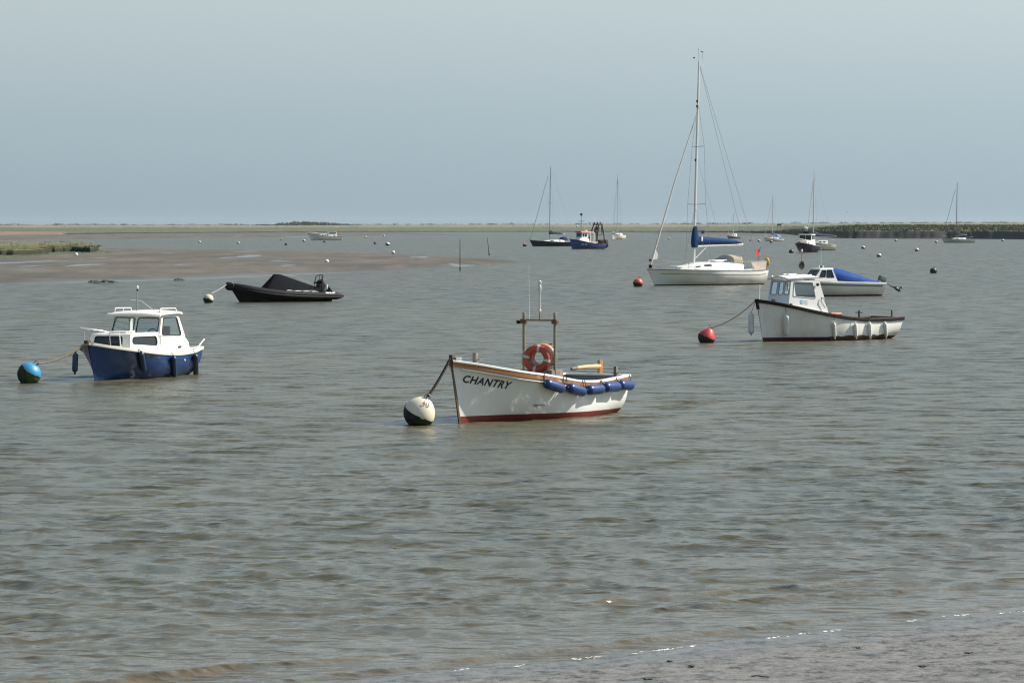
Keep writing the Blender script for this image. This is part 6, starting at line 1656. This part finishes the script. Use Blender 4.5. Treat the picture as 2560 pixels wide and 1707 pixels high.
# ------------------------------------------------------------------ stakes, sign, wreck posts, bird
stake_mat = paint('black_stake', (.05, .042, .038), .9, .5, 4)
def stake(px, y_top, y_bot, lean, label, r):
    p = ground(px, y_bot); hgt = (y_bot - y_top) * p.y / FPX
    o = thing('withy_stake', p, 0, label, 'stake', 'channel stakes beside the mudflat')
    MB().tube([(0, 0, -.3), (lean * .4, 0, hgt * .45), (lean, 0, hgt)], [r, r * .9, r * .45], 8).build('pole', stake_mat, o)
    MB().tube([(0, 0, -.3), (.01, 0, hgt * .12)], r * 1.35, 8).build('weed_sleeve', weed, o)
stake(1150, 597, 677, 0.0, 'taller dark stake standing at the near edge of the mudflat', .042)
stake(1223, 594, 638.5, -.27, 'thin leaning stake in the water behind the mudflat tip', .05)
p = at_depth(1948, 562, 1700)
o = thing('notice_board', Vector((p.x, 1700, p.z - 1.4)), 0, 'small dark notice board on the far marsh', 'sign')
MB().box((0, 0, 1.4), (2.1, .2, 1.0)).build('board', paint('slate_board', (.07, .09, .12), .7, .2, 3), o)
for x in (-.8, .8): MB().box((x, .12, .1), (.14, .1, 2.4)).build('post', dark_wood, o)
p = ground(1757, 586.0)
o = thing('sluice', p, 0, 'small dark sluice standing in the far water behind the large yacht', 'sluice')
MB().box((0, 0, .7), (1.4, 1.2, 1.9)).build('chamber', dark_in, o, bevel=.08)
MB().box((0, 0, 1.72), (1.8, 1.5, .16)).build('cap', grey_in, o, bevel=.03)
p = at_depth(2118, 530, 1100)
o = thing('gull', p, R(20), 'tiny dark gull flying above the right bank', 'bird')
bod = MB().tube([(-.22, 0, 0), (-.12, 0, .01), (.05, 0, .02), (.2, 0, .03), (.26, 0, .03)], [.015, .05, .065, .04, .012], 8).build('body', paint('gull_grey', (.12, .12, .12), .7, .2, 8), o)
for s_ in (1, -1):
    MB().add([(.08, s_ * .03, .03), (-.08, s_ * .03, .03), (-.06, s_ * .28, .13), (.09, s_ * .26, .13), (-.10, s_ * .58, .04)], [(0, 1, 2, 3), (3, 2, 4)]).build('wing', paint('gull_grey', (.12, .12, .12)), o, solid=.012)

# weed clumps along the mud's edge
def weed_clump(px, py, w, label, z=.03):
    p = ground(px, py, z); o = thing('weed_clump', p, 0, label, 'seaweed', 'weed clumps at the mud edge'); r2 = random.Random(int(px))
    m = MB(); n = 26
    rings = []
    for i in range(9):
        x = (i / 8 - .5) * w; hh = .05 + .17 * r2.random() * math.sin(math.pi * (i + .5) / 9); dd = .35 + .5 * r2.random()
        rings.append([Vector((x, dd * math.cos(a), max(-.02, hh * math.sin(a)) + .02 * r2.random())) for a in [math.pi * k / 7 for k in range(8)]])
    m.rings(rings, cap=False, closed=False); m.build('fronds', weed, o, smooth_deg=20)
weed_clump(236, 706, .8, 'short dark weed clump on the mud edge, left of the long one', .05)
weed_clump(265, 707, 1.6, 'long dark weed clump on the mud edge above the blue cabin boat', .05)
weed_clump(448, 701, .7, 'small dark weed clump on the mud edge above the inflatable buoy', .05)

# ------------------------------------------------------------------ the beach's small things
def on_beach(px, py):
    p = ground(px, py)
    for _ in range(4):
        s, d = offshore(p.x, p.y); p = ground(px, py, max(0.0, -float(d) * .030) + .004)
    return p
scrap = paint('dark_seaweed_scrap', (.020, .018, .012), .7, .5, 20, dirt_col=(.05, .04, .025))
def scrap_thing(px, py, w, label, stick=False):
    o = thing('seaweed_scrap', on_beach(px, py), rnd.uniform(-.4, .4), label, 'seaweed', 'scraps of weed on the beach'); r2 = random.Random(int(px + py))
    for k in range(1 if stick else 3):
        pts = []; x0 = -w / 2 * (1 if stick else r2.uniform(.3, 1)); y0 = r2.uniform(-.02, .02)
        for i in range(6): pts.append((x0 + w * (1 if stick else .7) * i / 5, y0 + r2.uniform(-.02, .02), .004 + r2.random() * (.006 if stick else .010)))
        MB().tube(pts, [.002, .005, .007, .006, .005, .002] if not stick else .005, 5).build('frond', scrap, o)
scrap_thing(1674.6, 1653.7, .07, 'small dark weed scrap near the water in the middle of the beach')
scrap_thing(2421.8, 1633.6, .09, 'dark weed scrap on the beach at the right')
scrap_thing(2142.6, 1621, .07, 'small weed scrap on the beach between the middle and the right')
scrap_thing(1620, 1699, .10, 'dark weed scrap at the bottom edge of the beach, left')
scrap_thing(1900, 1692, .16, 'thin dark stalk lying at the bottom of the beach', stick=True)
scrap_thing(1726, 1667, .08, 'flat weed scrap lower in the middle of the beach')
scrap_thing(2300, 1668, .10, 'flat dark weed scrap low on the beach at the right')

def foam():
    vs = []; fs = []; r2 = random.Random(9)
    def blob(c, a, b, hgt):
        n = 9; i0 = len(vs); vs.append((c.x, c.y, c.z + hgt))
        for k in range(n):
            t = 2 * math.pi * k / n; q = r2.uniform(.55, 1.1)
            d = Vector((S_DIR.x, S_DIR.y, 0)) * math.cos(t) * a * q + Vector((S_OUT.x, S_OUT.y, 0)) * math.sin(t) * b * q
            vs.append((c.x + d.x, c.y + d.y, c.z))
        for k in range(n): fs.append((i0, i0 + 1 + k, i0 + 1 + (k + 1) % n))
    runs = [((1430, 1649), (1520, 1640), 16), ((1580, 1634), (1740, 1614), 26), ((1910, 1597), (1970, 1591), 8), ((2000, 1585), (2030, 1582), 5), ((2050, 1580), (2100, 1574), 10), ((2265, 1552), (2290, 1550), 5), ((2360, 1541), (2420, 1536), 10), ((1280, 1666), (1320, 1664), 5), ((2500, 1533), (2560, 1528), 6), ((1120, 1678), (1180, 1671), 5)]
    for a, b, n in runs:
        for k in range(n):
            f = r2.random(); px = lerp(a[0], b[0], f) + r2.uniform(-5, 5); py = lerp(a[1], b[1], f) + r2.gauss(0, 1.2)
            c = on_beach(px, py); blob(c + Vector((0, 0, .006)), r2.uniform(.010, .045), r2.uniform(.004, .012), r2.uniform(.002, .005))
    me = bpy.data.meshes.new('foam'); me.from_pydata(vs, [], fs); me.materials.append(paint('sea_foam', (.62, .62, .60), .6, .2, 30))
    tag(mesh_obj('foam', me), 'white flecks of foam along the edge of the water', kind='stuff')
foam()
